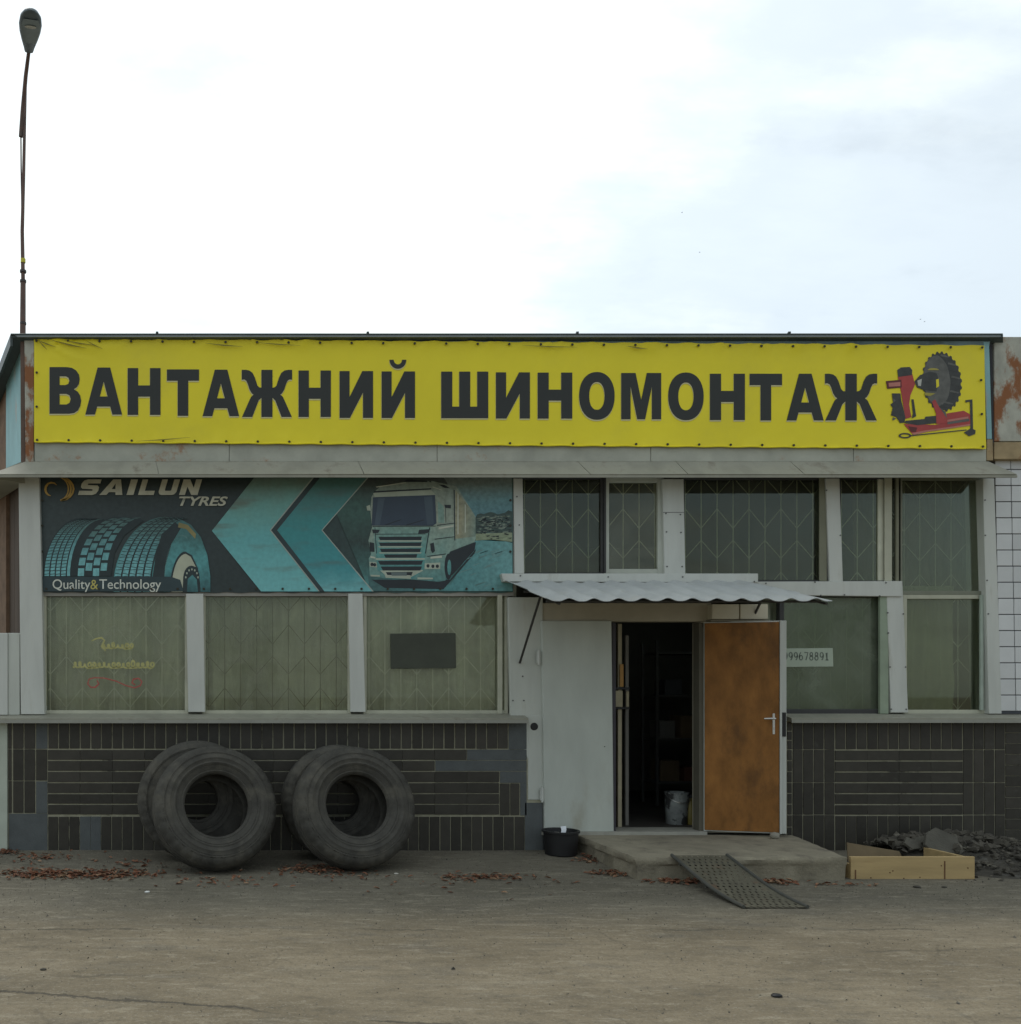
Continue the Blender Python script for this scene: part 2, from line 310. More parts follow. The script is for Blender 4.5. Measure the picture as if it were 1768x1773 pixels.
# ------------------------------------------------------------------ ground
def gz(x, y):
    s = 0.0 if y > 0 else -.035*min(1, -y/1.2)
    return s + .006*noise.noise(Vector((x*.9, y*.9, 0))) + .0022*noise.noise(Vector((x*5, y*5, 3)))
def ground_mat():
    m = bpy.data.materials.new('dusty_asphalt'); m.use_nodes = True; t = m.node_tree; n = t.nodes; l = t.links
    b = n['Principled BSDF']; b.inputs['Roughness'].default_value = .95; b.inputs['Specular IOR Level'].default_value = .2
    co = n.new('ShaderNodeTexCoord'); P = co.outputs['Object']; sp = n.new('ShaderNodeSeparateXYZ'); l.new(P, sp.inputs[0])
    def nz(s, d=6, r=.6, st=(1, 1, 1), dist=0):
        mp = n.new('ShaderNodeMapping'); mp.inputs['Scale'].default_value = st; l.new(P, mp.inputs[0])
        q = n.new('ShaderNodeTexNoise'); q.inputs['Scale'].default_value = s; q.inputs['Detail'].default_value = d; q.inputs['Roughness'].default_value = r
        q.inputs['Distortion'].default_value = dist; l.new(mp.outputs[0], q.inputs[0]); return q.outputs[0]
    def M(op, a, c=None, e=None):
        q = n.new('ShaderNodeMath'); q.operation = op
        for i, v in enumerate((a, c, e)):
            if v is None: continue
            if isinstance(v, (int, float)): q.inputs[i].default_value = v
            else: l.new(v, q.inputs[i])
        return q.outputs[0]
    def rng(v, a, c, d=0.0, e=1.0, sm=True):
        q = n.new('ShaderNodeMapRange'); q.interpolation_type = 'SMOOTHSTEP' if sm else 'LINEAR'; l.new(v, q.inputs[0])
        for i, k in enumerate((a, c, d, e)): q.inputs[i+1].default_value = k
        return q.outputs[0]
    def mixc(f, a, c):
        q = n.new('ShaderNodeMix'); q.data_type = 'RGBA'; l.new(f, q.inputs[0])
        for i, v in ((6, a), (7, c)):
            if isinstance(v, tuple): q.inputs[i].default_value = (*v, 1)
            else: l.new(v, q.inputs[i])
        return q.outputs[2]
    big = nz(.55, 7, .6, (1, 1.7, 1)); mid = nz(2.6, 7, .65, (.7, 1.8, 1)); fine = nz(34, 5, .75); grit = nz(150, 3, .8)
    # the strip along the wall is an older, greyer pour than the dusty yard in front of it
    edge = rng(M('ADD', sp.outputs[1], M('MULTIPLY', M('SUBTRACT', mid, .5), .55)), -3.0, -1.9)
    yard = mixc(rng(big, .36, .64), (.180, .148, .100), (.248, .206, .142))
    strip = mixc(rng(big, .36, .64), (.128, .116, .088), (.176, .160, .122))
    c = mixc(edge, yard, strip)
    c = mixc(M('MULTIPLY', rng(mid, .52, .70), .5), c, (.135, .125, .105))
    c = mixc(M('MULTIPLY', rng(nz(1.3, 6, .7, (.5, 2.2, 1)), .60, .74), .55), c, (.33, .30, .245))
    # patches of oil and rubber
    c = mixc(M('MULTIPLY', rng(nz(.9, 5, .6, (.6, 2.4, 1), .6), .63, .74), .6), c, (.085, .080, .070))
    # wheel-worn streaks along the yard
    stk = nz(3.0, 7, .7, (.25, 2.6, 1)); c = mixc(M('MULTIPLY', rng(stk, .54, .68), .38), c, (.12, .105, .078)); c = mixc(M('MULTIPLY', rng(stk, .45, .32), .35), c, (.36, .32, .24))
    # mottled wear a hand's breadth across
    mo = nz(11, 7, .78, (.55, 1.5, 1)); c = mixc(M('MULTIPLY', rng(mo, .52, .64), .50), c, (.105, .092, .068)); c = mixc(M('MULTIPLY', rng(mo, .47, .36), .45), c, (.37, .33, .25))
    mo2 = nz(38, 5, .8); c = mixc(M('MULTIPLY', rng(mo2, .53, .63), .45), c, (.095, .085, .065))
    # specks
    c = mixc(M('MULTIPLY', rng(fine, .60, .72), .5), c, (.09, .083, .07)); c = mixc(M('MULTIPLY', rng(fine, .40, .28), .4), c, (.37, .34, .28))
    c = mixc(M('MULTIPLY', rng(grit, .42, .68, 0, 1), .55), c, (.10, .09, .072)); c = mixc(M('MULTIPLY', rng(nz(75, 3, .8), .56, .68), .45), c, (.40, .36, .29))
    # joints and cracks: along the old pour, and one running off at an angle
    wob = M('MULTIPLY', M('SUBTRACT', nz(1.1, 8, .75), .5), .30); wob2 = M('MULTIPLY', M('SUBTRACT', nz(9, 6, .8), .5), .09)
    def crack(a, k, wd, lo, hi):
        d = M('ABSOLUTE', M('ADD', M('ADD', M('ADD', sp.outputs[1], M('MULTIPLY', sp.outputs[0], k)), a), M('ADD', wob, wob2)))
        return M('MULTIPLY', rng(d, wd, wd*.25), rng(nz(.8, 3), lo, hi))
    c = mixc(M('MULTIPLY', crack(2.72, 0.0, .022, .47, .56), .6), c, (.06, .055, .045))
    c = mixc(M('MULTIPLY', crack(4.72, .222, .024, .40, .56), .7), c, (.05, .046, .04))
    c = mixc(M('MULTIPLY', crack(3.35, -.10, .022, .56, .64), .5), c, (.07, .064, .053))
    vo = n.new('ShaderNodeTexVoronoi'); vo.feature = 'DISTANCE_TO_EDGE'; vo.inputs['Scale'].default_value = .75
    dm = n.new('ShaderNodeVectorMath'); dm.operation = 'MULTIPLY_ADD'; nc = n.new('ShaderNodeTexNoise'); nc.inputs['Scale'].default_value = 2.2; nc.inputs['Detail'].default_value = 6
    l.new(P, nc.inputs[0]); l.new(nc.outputs[1], dm.inputs[0]); dm.inputs[1].default_value = (.5, .5, .5); l.new(P, dm.inputs[2]); l.new(dm.outputs[0], vo.inputs[0])
    ck = M('MULTIPLY', rng(vo.outputs[0], .010, .003), rng(nz(2.0, 3, .5, (1, 1, 1)), .54, .66))
    c = mixc(M('MULTIPLY', ck, .28), c, (.06, .055, .045))
    l.new(c, b.inputs['Base Color'])
    h = M('ADD', M('MULTIPLY', fine, .5), M('ADD', M('MULTIPLY', grit, .35), M('MULTIPLY', mid, .8)))
    bp = n.new('ShaderNodeBump'); bp.inputs['Strength'].default_value = .55; bp.inputs['Distance'].default_value = .012; l.new(h, bp.inputs['Height']); l.new(bp.outputs[0], b.inputs['Normal'])
    return m
xs = [-400, -120, -40, -20, -12, -9]+[-8+.12*i for i in range(int(17/.12))]+[9.5, 12, 20, 40, 120, 400]
ys = [-300, -80, -30, -14, -9]+[-8+.12*i for i in range(int(8.4/.12))]+[2, 8, 20, 60, 200, 600]
g = MB()
for y in ys:
    for x in xs: g.v.append(Vector((x, y, gz(x, y))))
nx = len(xs)
for j in range(len(ys)-1):
    for i in range(nx-1): a = j*nx+i; g.f.append((a, a+1, a+1+nx, a+nx))
go = g.build('ground', ground_mat(), smooth=True); go['kind'] = 'structure'

# ------------------------------------------------------------------ the workshop
B = thing('tyre_workshop', 'low tyre workshop with dark tiled plinth, white window posts and sloping roof', 'building')
RT = -.35                                        # roof falls to the rear
RY = -.10                                        # front overhang
zr = Z(577, RY)                                  # roof top at the front edge
def roofz(y): return zr + RT*(y-RY)
ca = Vector((X(40), 0, 0)); spl = Vector((-.5, .866, 0))           # the left end wall runs back at an angle
XR = X(1960)                                      # right end, past the frame
YB = 6.0
cbk = ca + spl*(YB/.866)
# shell: walls that close the building so that the inside is a real, dim room
wl = MB()
wl.pr(14, 1246, 940, 1480, .012, .25); wl.pr(1360, 1246, 1960, 1480, .012, .25)       # behind the plinths
wl.pr(40, 821.5, 890, 1032, .06, .25)                                                    # behind the advertising banner
wl.pr(40, 592, 1712, 821, -.015, .25)                                                  # behind the fascia
wl.pr(1722, 589, 1960, 1248, .045, .25)                                                # behind the white tiles
wl.pr(886, 1042, 938, 1440, .05, .25)
zt = 2.3
wl.box(cbk.x, XR, YB, YB+.2, -.1, roofz(YB)-.1)
def wallseg(a, b, t, z0a, z1a, z0b, z1b):
    a = Vector(a); b = Vector(b); d = (b-a).normalized(); q = Vector((-d.y, d.x, 0))*t
    return [Vector((p.x, p.y, z)) for p, z in ((a, z0a), (b, z0b), (b, z1b), (a, z1a))], [Vector((p.x, p.y, z)) for p, z in ((a+q, z0a), (b+q, z0b), (b+q, z1b), (a+q, z1a))]
f_, k_ = wallseg((XR, 0.25, 0), (XR, YB, 0), .2, -.1, roofz(.25)-.1, -.1, roofz(YB)-.1); wl.hexa(f_, k_)
wall = wl.build('wall', CONC, B)
sw = MB(); f_, k_ = wallseg(ca+spl*.62+Vector((0, 0, 0)), cbk, -.2, -.1, roofz(.54)-.08, -.1, roofz(YB)-.08); sw.hexa(f_, k_)
sw.build('side_wall', BRICKM, B)
sb = MB(); f_, k_ = wallseg(ca+spl*.03, ca+spl*.62, -.15, Z(822), roofz(.02)-.04, Z(822), roofz(.54)-.04); sb.hexa(f_, k_)
sb.build('side_sheet', TURQ, B)
# interior
it = MB(); fl = Z(1440)
it.box(X(20, .3), XR-.2, .25, YB, fl-.1, fl-.004)
it.build('interior_floor', mat('grimy_floor', (.09, .08, .068), .8, .3, 3), B)
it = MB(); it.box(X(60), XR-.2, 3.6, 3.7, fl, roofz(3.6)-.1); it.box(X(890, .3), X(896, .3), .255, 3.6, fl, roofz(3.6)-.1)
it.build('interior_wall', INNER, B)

# roof: sloping slab with a pressed metal edge
pl = [(X(18, RY), RY), (X(1737, RY), RY), (X(1737, .03), .03), (XR+.15, .03), (XR+.15, YB+.4), (cbk.x-.25, YB+.4)]
def slab(plan, t0, t1):
    b = MB(); n_ = len(plan); vs = [(x, y, roofz(y)-t0) for x, y in plan]+[(x, y, roofz(y)-t1) for x, y in plan]
    return b.add(vs, [tuple(range(n_)), tuple(reversed(range(n_, 2*n_)))]+[(i, (i+1) % n_, n_+(i+1) % n_, n_+i) for i in range(n_)])
roof = slab(pl, .012, .036).build('roof', ROOFM, B)
rl = MB(); rl.pq((18, 577), (1737, 577), (1737, 579.6), (18, 579.6), RY-.016, RY+.05); rl.build('roof_sheet_edge', ROOFM, roof, .002)
rl = MB(); rl.pq((26, 580.4), (1733, 580.4), (1733, 583.2), (30, 583.2), RY-.012, RY+.02); rl.build('drip_edge', ROOFL, roof)
for px in (272, 637, 1000, 1367):
    sm = MB(); p = W(px, 576.5, RY-.016); sm.box(p.x-.012, p.x+.012, RY-.02, .6, 0, .014)
    for v in sm.v: v.z += roofz(v.y)-.012
    sm.build('roof_seam', ROOFM, roof)
# verge board and soffit on the angled end
vb = MB(); a = Vector((X(18, RY), RY-.005, 0)); e = Vector((cbk.x-.25, YB+.4, 0)); dd = (e-a)
vs = []
for p in (a, e):
    q = Vector((.10, .03, 0)) 
    vs += [Vector((p.x, p.y, roofz(p.y)-.037)), Vector((p.x, p.y, roofz(p.y)-.12)), Vector((p.x+.02, p.y+.01, roofz(p.y)-.12)), Vector((p.x+.02, p.y+.01, roofz(p.y)-.037))]
vb.add(vs, [(0, 1, 2, 3), (7, 6, 5, 4), (0, 4, 5, 1), (1, 5, 6, 2), (2, 6, 7, 3), (3, 7, 4, 0)]); vb.build('verge_board', ROOFM, roof)

# fascia: sheet panels with a rusty corner angle
fas = MB().pr(58, 592, 1708, 799, -.035, -.016).build('fascia', SHEET, B)
for a_, b_ in ((60, 396.5), (397.5, 756.5), (757.5, 1126.5), (1127.5, 1477.5), (1478.5, 1708)):
    MB().pr(a_, 764, b_, 799, -.050, -.0352).build('fascia_panel', SHEET, fas, .002)
MB().pq((42, 586), (59, 586), (58, 800), (44, 800), -.058, -.016).build('rusty_corner_angle', RUST, fas, .003, label='rust-streaked corner angle of the fascia')
MB().pq((35, 588), (42, 588), (44, 808), (36, 806), -.045, .02).build('corner_pipe', mat('dark_rust_pipe', (.12, .075, .055), .7, .2, 6), fas, .003)
MB().pq((1703.5, 592), (1713, 592), (1718, 760), (1709.5, 760), -.052, -.0355).build('turquoise_edge', TURQ, fas, .002)
MB().pq((36, 584), (1716, 584), (1713, 600), (60, 594), -.0495, -.0355).build('turquoise_top_strip', mat('blue_grey_paint', (.17, .25, .27), .6, .2, 4, col2=(.10, .14, .15), t2=(.5, .66), s2=3), fas)
MB().pq((1713.5, 590), (1718, 590), (1722, 797), (1718.5, 797), -.03, .05).build('black_gap_strip', mat('gap_dark', (.03, .03, .035), .8), fas)
MB().pq((1709.5, 760.6), (1719, 760.6), (1720, 797), (1709, 797), -.054, -.0355).build('ochre_corner_plate', RUSTB, fas, .002)
MB().pr(1722, 583, 1960, 764, -.03, .044).build('rusty_fascia_panel', RUST, B, .004, label='adjoining fascia panel blotched with rust')
MB().pr(1722, 765.5, 1960, 795, -.045, .044).build('ochre_fascia_strip', RUSTB, B, .004)

# cornice: sloping flashing sheets above the windows
cor = MB()
cy = -.21
cor.add([W(44, 799.5, -.05), W(1712, 799.5, -.05), Vector((W(1712, 0).x+.08, cy, Z(822, cy))), Vector((ca.x-.25, cy, Z(821.5, cy))),
         W(44, 826, -.0), W(1712, 826, -.0), Vector((W(1712, 0).x+.08, cy, Z(826.5, cy))), Vector((ca.x-.25, cy, Z(826, cy)))],
        [(0, 1, 2, 3), (4, 7, 6, 5), (3, 2, 6, 7), (1, 5, 6, 2), (0, 3, 7, 4), (0, 4, 5, 1)])
corn = cor.build('cornice', FLASH, B)
lef = ca.x-.25; rig = W(1712, 0).x+.08
cut = [(44, None), (270, 275), (620, 630), (1000, 1022), (1170, 1190), (1368, 1392), (1712, None)]
for i in range(len(cut)-1):
    a_, b_ = cut[i], cut[i+1]
    tx0, tx1 = X(a_[0]+.7, -.05), X(b_[0]-.7, -.05)
    bx0 = lef if a_[1] is None else X(a_[1]+.7, cy); bx1 = rig if b_[1] is None else X(b_[1]-.7, cy)
    zu, zl = Z(799.5, -.05)+.003, Z(822, cy)+.003; dz = random.uniform(-.002, .004)
    top = [Vector((bx0, cy-.012, zl+dz)), Vector((bx1, cy-.012, zl-dz)), Vector((tx1, -.051, zu)), Vector((tx0, -.051, zu))]
    m_ = MB().hexa(top, [v+Vector((0, .004, -.006)) for v in top]); m_.build('flashing_sheet', FLASH, corn)
m_ = MB(); m_.hexa([Vector((lef, cy-.016, Z(827, cy))), Vector((rig, cy-.016, Z(827.5, cy))), Vector((rig, cy-.016, Z(823.4, cy))), Vector((lef, cy-.016, Z(823, cy)))],
                   [Vector((lef, cy-.002, Z(827, cy))), Vector((rig, cy-.002, Z(827.5, cy))), Vector((rig, cy-.002, Z(823.4, cy))), Vector((lef, cy-.002, Z(823, cy)))])
m_.build('drip_lip', FLASH, corn)
# left return of the cornice along the angled wall
a = Vector((lef, cy, 0)); e = a + spl*3; zl = Z(822, cy); zu = Z(799.5, -.05)
m_ = MB(); m_.add([Vector((lef, cy, zl)), Vector((e.x, e.y, zl)), Vector((e.x+.22, e.y+.1, zu)), Vector((ca.x, -.05, zu)),
                   Vector((lef, cy, zl-.03)), Vector((e.x, e.y, zl-.03)), Vector((e.x+.22, e.y+.1, zl-.03)), Vector((ca.x+.02, .0, zl-.03))],
                  [(0, 1, 2, 3), (4, 7, 6, 5), (0, 4, 5, 1), (1, 5, 6, 2), (2, 6, 7, 3), (3, 7, 4, 0)]); m_.build('cornice_return', FLASH, corn)
scr = MB(); scr.lathe([(0, -.004), (.007, -.004), (.007, .002), (0, .0045)], 8, Matrix.Rotation(R(-90), 4, 'X')); scr_me = scr.mesh('screw'); scr_me.materials.append(SCREW)
for px in (210, 340, 505, 610, 700, 890, 1120, 1260, 1466, 1590):
    y_ = -.075; inst('screw', scr_me, (X(px, y_), -.078, Z(804, y_)), corn, (R(-35), 0, 0))

# ---------------- plinths of dark glazed tiles
def tile_mesh(wd, ht, name):
    b = MB().box(-wd/2, wd/2, -.004, .012, -ht/2, ht/2); me = b.mesh(name, .0018); me.materials.append(TILE); return me
TC = {}
def put_tile(parent, px0, py0, px1, py1, gx=1.5, gy=1.5, y=0.0):
    wd = (px1-px0-gx)/185; ht = (py1-py0-gy)/185; k = (round(wd, 3), round(ht, 3))
    if k not in TC: TC[k] = tile_mesh(k[0], k[1], 'plinth_tile')
    c = W((px0+px1)/2, (py0+py1)/2, 0)
    o = inst('tile', TC[k], (c.x+random.uniform(-.0008, .0008), y+random.uniform(-.001, .001), c.z), parent,
             (random.uniform(-.006, .006), random.uniform(-.0015, .0015), random.uniform(-.006, .006)))
    return o
pl1 = MB().pr(14, 1247, 940, 1482, .004, .0118).build('plinth', GROUT, B)
rnd = random.Random(3)
for r0, r1 in ((1250, 1297), (1297, 1352), (1352, 1408)):
    for c0, c1 in ((14, 21), (22, 41.5), (41.5, 61.5)): put_tile(pl1, c0, r0, c1, r1, 1.7, 1.2)
put_tile(pl1, 62, 1297, 82.5, 1352)
nT = 43; st = (880-83)/nT
for i in range(nT): put_tile(pl1, 83+i*st, 1250, 83+(i+1)*st, 1297, rnd.choice((2.2, 2.2, 1.5)), 2.0)
rows = [1297.5, 1316.5, 1335.5, 1355, 1374, 1392.5, 1411]; ends = [808, 753, 865, 865, 865, 865]
for r in range(6):
    x_ = 83.0
    while x_ < ends[r]-8:
        e_ = min(x_+55.8, ends[r]); put_tile(pl1, x_, rows[r], e_, rows[r+1], .25, 2.2 if x_ < 700 else 1.4); x_ = e_
for r0, r1 in ((1356, 1412),):
    for c0, c1 in ((865, 883), (883, 900)): put_tile(pl1, c0, r0, c1, r1, 1.4, 1.2)
x_ = 83
while x_ < 903:
    if not (133 < x_ < 172): put_tile(pl1, x_, 1413.5, x_+18.35, 1474, 1.5, 1.5)
    x_ += 18.35
for q in ((15, 1409, 82, 1474), (62.5, 1353, 82, 1408.5), (62.5, 1250, 82, 1296.5), (138.5, 1414, 156.5, 1474), (157, 1414, 174.5, 1474), (809, 1298, 912, 1316), (754, 1317, 912, 1335),
          (866, 1336, 912, 1355.5), (881, 1250, 912, 1297.5), (901, 1356, 912, 1412), (909, 1390, 940, 1474)):
    MB().pr(*q, -.002, .0039).build('mortar_patch', MORTAR, pl1, .001)
pl2 = MB().pr(1362, 1247, 1960, 1482, .004, .0118).build('plinth', GROUT, B)
vr = [1250, 1298, 1355, 1411, 1474]
for i in range(5):
    x0 = 1354+18.4*i
    for r in range(4):
        if i == 0:
            k0, k1 = vr[r], vr[r+1]; 
            for s_ in range(3): put_tile(pl2, 1363, k0+(k1-k0)*s_/3, 1371.5, k0+(k1-k0)*(s_+1)/3, 1.2, 1.6)
        else: put_tile(pl2, x0-.5, vr[r], x0+18, vr[r+1], 1.9, rnd.choice((1.5, .8)))
for i in range(12):
    put_tile(pl2, 1446+18.4*i, 1250, 1446+18.4*(i+1), 1298, 1.9, 1.7); put_tile(pl2, 1446+18.4*i, 1412, 1446+18.4*(i+1), 1474, 1.6, 1.6)
hr = [1298.5, 1317.5, 1336.5, 1355, 1374, 1393, 1411.5]
for r in range(6):
    for i in range(4): put_tile(pl2, 1446+55.2*i, hr[r], 1446+55.2*(i+1), hr[r+1], .25, 2.2)
for i in range(4):
    for r in range(4): put_tile(pl2, 1667+18.4*i, vr[r], 1667+18.4*(i+1), vr[r+1], 2.0, 1.4)
for r in range(12):
    for i in range(4): put_tile(pl2, 1741+55*i, 1250+18.67*r, 1741+55*(i+1), 1250+18.67*(r+1), .6, .9)

# ---------------- sills
def sill(px0, px1, pya, pyb, name='window_sill'):
    y0, y1 = -.12, .13
    za, zb = Z(pya, .02), Z(pyb, y0)
    x0, x1 = X(px0, -.06), X(px1, -.06)
    b = MB().add([(x0, y0, zb), (x1, y0, zb), (x1, y1, za), (x0, y1, za), (x0, y0, zb-.035), (x1, y0, zb-.035), (x1, y1, zb-.03), (x0, y1, zb-.03)],
                 [(0, 1, 2, 3), (4, 7, 6, 5), (0, 4, 5, 1), (1, 5, 6, 2), (2, 6, 7, 3), (3, 7, 4, 0)])
    s_ = b.build(name, FLASH, B, .002)
    MB().box(x0, x1, y0-.006, y0-.0005, zb-.046, zb-.018).build('sill_lip', mat('sill_lip_metal', (.30, .30, .26), .6, .1, 6), s_)
    return s_
sill(-200, 912, 1234, 1243.5); sill(1364, 1960, 1234, 1243)

# ---------------- white posts, trims
def post(tl, tr, br, bl, y0=.02, y1=.25, m=WHITE, name='post', screws=(), bevel=.004):
    o = MB().pq(tl, tr, br, bl, y0, y1).build(name, m, B, bevel)
    for (sx_, sy_) in screws: inst('screw', scr_me, (X(sx_, y0), y0-.001, Z(sy_, y0)), o)
    return o
post((32, 826), (68, 826), (77, 1237), (36, 1237), .0)
post((322, 1028), (352, 1028), (355, 1233), (326, 1233), .03)
post((603, 1028), (628, 1028), (633, 1233), (607, 1233), .03)
post((889, 828), (905, 828), (908, 993), (891, 993), .045, screws=((899, 909), (895, 860)))
post((1147, 829), (1184, 829), (1187, 994), (1151, 994), .045, screws=((1153, 889), (1178, 891), (1154, 921), (1179, 922), (1155, 981), (1181, 981)))
MB().pr(1148, 886.7, 1184.5, 887.6, .0435, .0449).build('panel_joint', SCREW, B)
post((1430, 828), (1454, 828), (1460, 1007), (1437, 1007), .045, screws=((1431, 849), (1455, 927), (1457, 848)))
post((1702, 828), (1722, 828), (1735, 1236), (1713, 1236), .02, screws=((1703.5+2, 866), (1706, 927), (1709, 1005), (1711, 1063)))
post((1535, 1006), (1563, 1006), (1573, 1234), (1543, 1234), .035, screws=((1537, 1061), (1564, 1063), (1538, 1096), (1541, 1155), (1568, 1155), (1543, 1228), (1569, 1228)))
post((868, 993), (1313, 993), (1313, 1009), (872, 1007), -.03, .06, name='transom_trim', screws=((901, 997), (1053, 999), (1182, 999), (1306, 1007)))
post((1310, 1007), (1562, 1006), (1562, 1033), (1312, 1030), .02, .06, name='transom_trim', screws=((1326, 1010), (1411, 1008), (1421, 1031), (1462, 1030), (1523, 1032), (1534, 1009)))
# cladding round the doorway
post((880, 1034), (940, 1034), (941, 1384), (884, 1238), .0, .05, WHITE2, 'cladding', ((905, 1171), (888, 1213), (907, 1213)))
post((914, 1239), (941, 1239), (942, 1385), (914.5, 1385), -.0025, .05, WHITE2, 'cladding')
post((913, 1386), (942, 1386), (943, 1480), (913, 1480), .012, .05, MORTAR, 'mortar_base')
post((936, 1044), (1232, 1044), (1232, 1076), (938, 1076), .012, .12, BEIGE, 'lintel')
hole = MB().lathe([(0, -.006), (.030, -.006), (.036, -.001), (.036, .012)], 20, Matrix.Translation(W(925, 1258, -.003)) @ Matrix.Rotation(R(-90), 4, 'X'))
hole.build('door_stop', BLACK, B, smooth=True)
# two cream panels over the brown door
for a_, b_ in ((1233, 1280), (1282, 1330)):
    MB().pr(a_, 1046, b_, 1072, -.075, .05).build('cream_panel', mat('cream_panel', (.60, .55, .42), .55, .07, 3), B, .004)
MB().pr(1231, 1073, 1332, 1075.5, -.08, .05).build('panel_ledge', mat('ledge_dark', (.2, .18, .13), .7), B)
MB().pr(1215, 1076, 1362, 1084, .0, .12).build('lintel', BEIGE, B, .003)
# wall strip behind the open door
MB().pr(1216, 1076, 1361, 1442, .051, .249).build('door_wall', BEIGE, B)

# ---------------- windows
def grille(b, x0, x1, z0, z1, y, colw=.1515, r=.0042, ph=0, z_ref=None, x_ref=None):
    """vertical bars with facing zigzags, as one welded grille"""
    x_ref = x0+.06 if x_ref is None else x_ref; z_ref = z1 if z_ref is None else z_ref
    k0 = math.floor((x0-x_ref)/colw); ks = range(k0, k0+int((x1-x0)/colw)+3)
    for k in ks:
        x = x_ref+k*colw
        if x0+.01 < x < x1-.01: b.tube([(x, y, z0), (x, y, z1)], r, 5)
    per = .60; zz_ = z_ref
    segs = []
    for j in range(-1, int((z1-z0)/per)+3):
        t = z_ref - j*per
        segs += [(t, t-.17), (t-.30, t-.485)]            # (z at odd columns, z at even) then mirrored
    for n_, (za, zb) in enumerate(segs):
        for k in ks:
            o0 = (k+ph) % 2
            if n_ % 2 == 0: p0, p1 = (za, zb) if o0 else (zb, za)
            else: p0, p1 = (zb, za) if o0 else (za, zb)
            a_ = Vector((x_ref+k*colw, y, p0)); c_ = Vector((x_ref+(k+1)*colw, y, p1))
            t0, t1 = 0.0, 1.0; d_ = c_-a_
            for ax, lo, hi in ((0, x0, x1), (2, z0, z1)):
                if abs(d_[ax]) < 1e-9: continue
                u0, u1 = sorted(((lo-a_[ax])/d_[ax], (hi-a_[ax])/d_[ax])); t0 = max(t0, u0); t1 = min(t1, u1)
            if t1-t0 > .05: b.tube([a_+d_*t0, a_+d_*t1], r*.85, 4)
def curtain(x0, x1, z0, z1, y, amp=.02, seed=0, fold=.13, nx=60, nz=26):
    b = MB()
    for j in range(nz+1):
        z = z0+(z1-z0)*j/nz
        for i in range(nx+1):
            x = x0+(x1-x0)*i/nx
            f = amp*math.sin(2*math.pi*(x-x0)/fold+2*noise.noise(Vector((x*2, z*1.2, seed))))*(.5+.8*abs(noise.noise(Vector((x*1.5, z*.8, seed+9)))))
            f += amp*1.3*noise.noise(Vector((x*4, z*3, seed+4)))
            b.v.append(Vector((x, y+f, z)))
    for j in range(nz):
        for i in range(nx): a_ = j*(nx+1)+i; b.f.append((a_, a_+1, a_+nx+2, a_+nx+1))
    return b
def window(px0, py0, px1, py1, gl, curt=None, gm=GRILLE, gy=.128, fr=6, grl=True, ph=0, curt_px=None, frame_m=FRAME, fy=.075, cy_=.215, seed=0, r=.0042, label=None):
    """frame > panes etc; rectangle in pixels of the clear opening at frame depth"""
    x0, x1, z0, z1 = X(px0, fy), X(px1, fy), Z(py1, fy), Z(py0, fy); t = fr/185
    b = MB(); b.box(x0, x0+t, fy, fy+.06, z0, z1); b.box(x1-t, x1, fy, fy+.06, z0, z1)
    b.box(x0+t, x1-t, fy+.001, fy+.059, z1-t, z1); b.box(x0+t, x1-t, fy+.001, fy+.059, z0, z0+t)
    wdw = b.build('window', frame_m, B, .003, label=label)
    MB().box(x0+t-.004, x1-t+.004, fy+.030, fy+.034, z0+t-.004, z1-t+.004).build('pane', gl, wdw)
    if grl:
        q = MB(); grille(q, x0, x1, z0, z1, gy, ph=ph, r=r); q.build('grille', gm, wdw, smooth=True)
    if curt:
        c0, c1 = (X(curt_px[0], cy_), X(curt_px[1], cy_)) if curt_px else (x0-.12, x1+.12)
        curtain(c0, c1, z0-.05, z1+.1, cy_, .030, seed).build('curtain', curt, wdw, smooth=True)
    return wdw
w1 = window(74, 1026, 326, 1236, GLASSD, CURT, seed=1, r=.0055)
w2 = window(350, 1026, 608, 1236, GLASSD, CURT, mat('grille_shadow_brown', (.25, .24, .17), .7), seed=2, ph=1, r=.006)  # dark bar colour stands in for the grille's shadow through the curtain
w3 = window(629, 1026, 880, 1236, GLASSD, CURT, seed=3, ph=1, r=.0055)
w4 = window(900, 824, 1046, 996, GLASS, None, GRILLED, r=.0052, fr=5, frame_m=FRAMED)
w5 = window(1044, 824, 1150, 996, GLASSD, None, GRILLED, r=.0052, fr=11, ph=1, frame_m=mat('pale_frame', (.46, .48, .42), .6, .12, 5))
w6 = window(1180, 824, 1438, 1010, GLASS, None, GRILLED, r=.0052, fr=6, frame_m=FRAMED)
w7 = window(1452, 824, 1560, 1010, GLASS, None, GRILLED, r=.0052, fr=5, ph=1, frame_m=FRAMED)
w8 = window(1556, 824, 1712, 1030, GLASS, CURTD, GRILLED, fr=7, frame_m=mat('olive_frame', (.20, .21, .16), .7), gy=.3, cy_=.55, seed=7)
w9 = window(1350, 1026, 1546, 1236, GLASSF, CURT2, GRILLED, fr=8, frame_m=FRAMED, seed=8, ph=1)
w10 = window(1564, 1030, 1714, 1236, GLASS, CURT2, GRILLE, fr=7, frame_m=FRAME, seed=9, curt_px=(1555, 1652), cy_=.22, gy=.27, ph=1)
MB().pr(1532, 824, 1545, 1006, .062, .074).build('casement_stile', FRAME, w7, .003)
MB().pr(1552, 824, 1557, 1006, .055, .08).build('casement_stile', mat('olive_frame2', (.2, .2, .14), .7), w7, .002)
MB().pr(1521, 824, 1531, 1006, .09, .12).build('inner_stile', GRILLED, w7, .003)
MB().pr(1524, 1030, 1539, 1236, .04, .07).build('pale_stile', mat('pale_green_stile', (.28, .34, .25), .6), w9, .003)
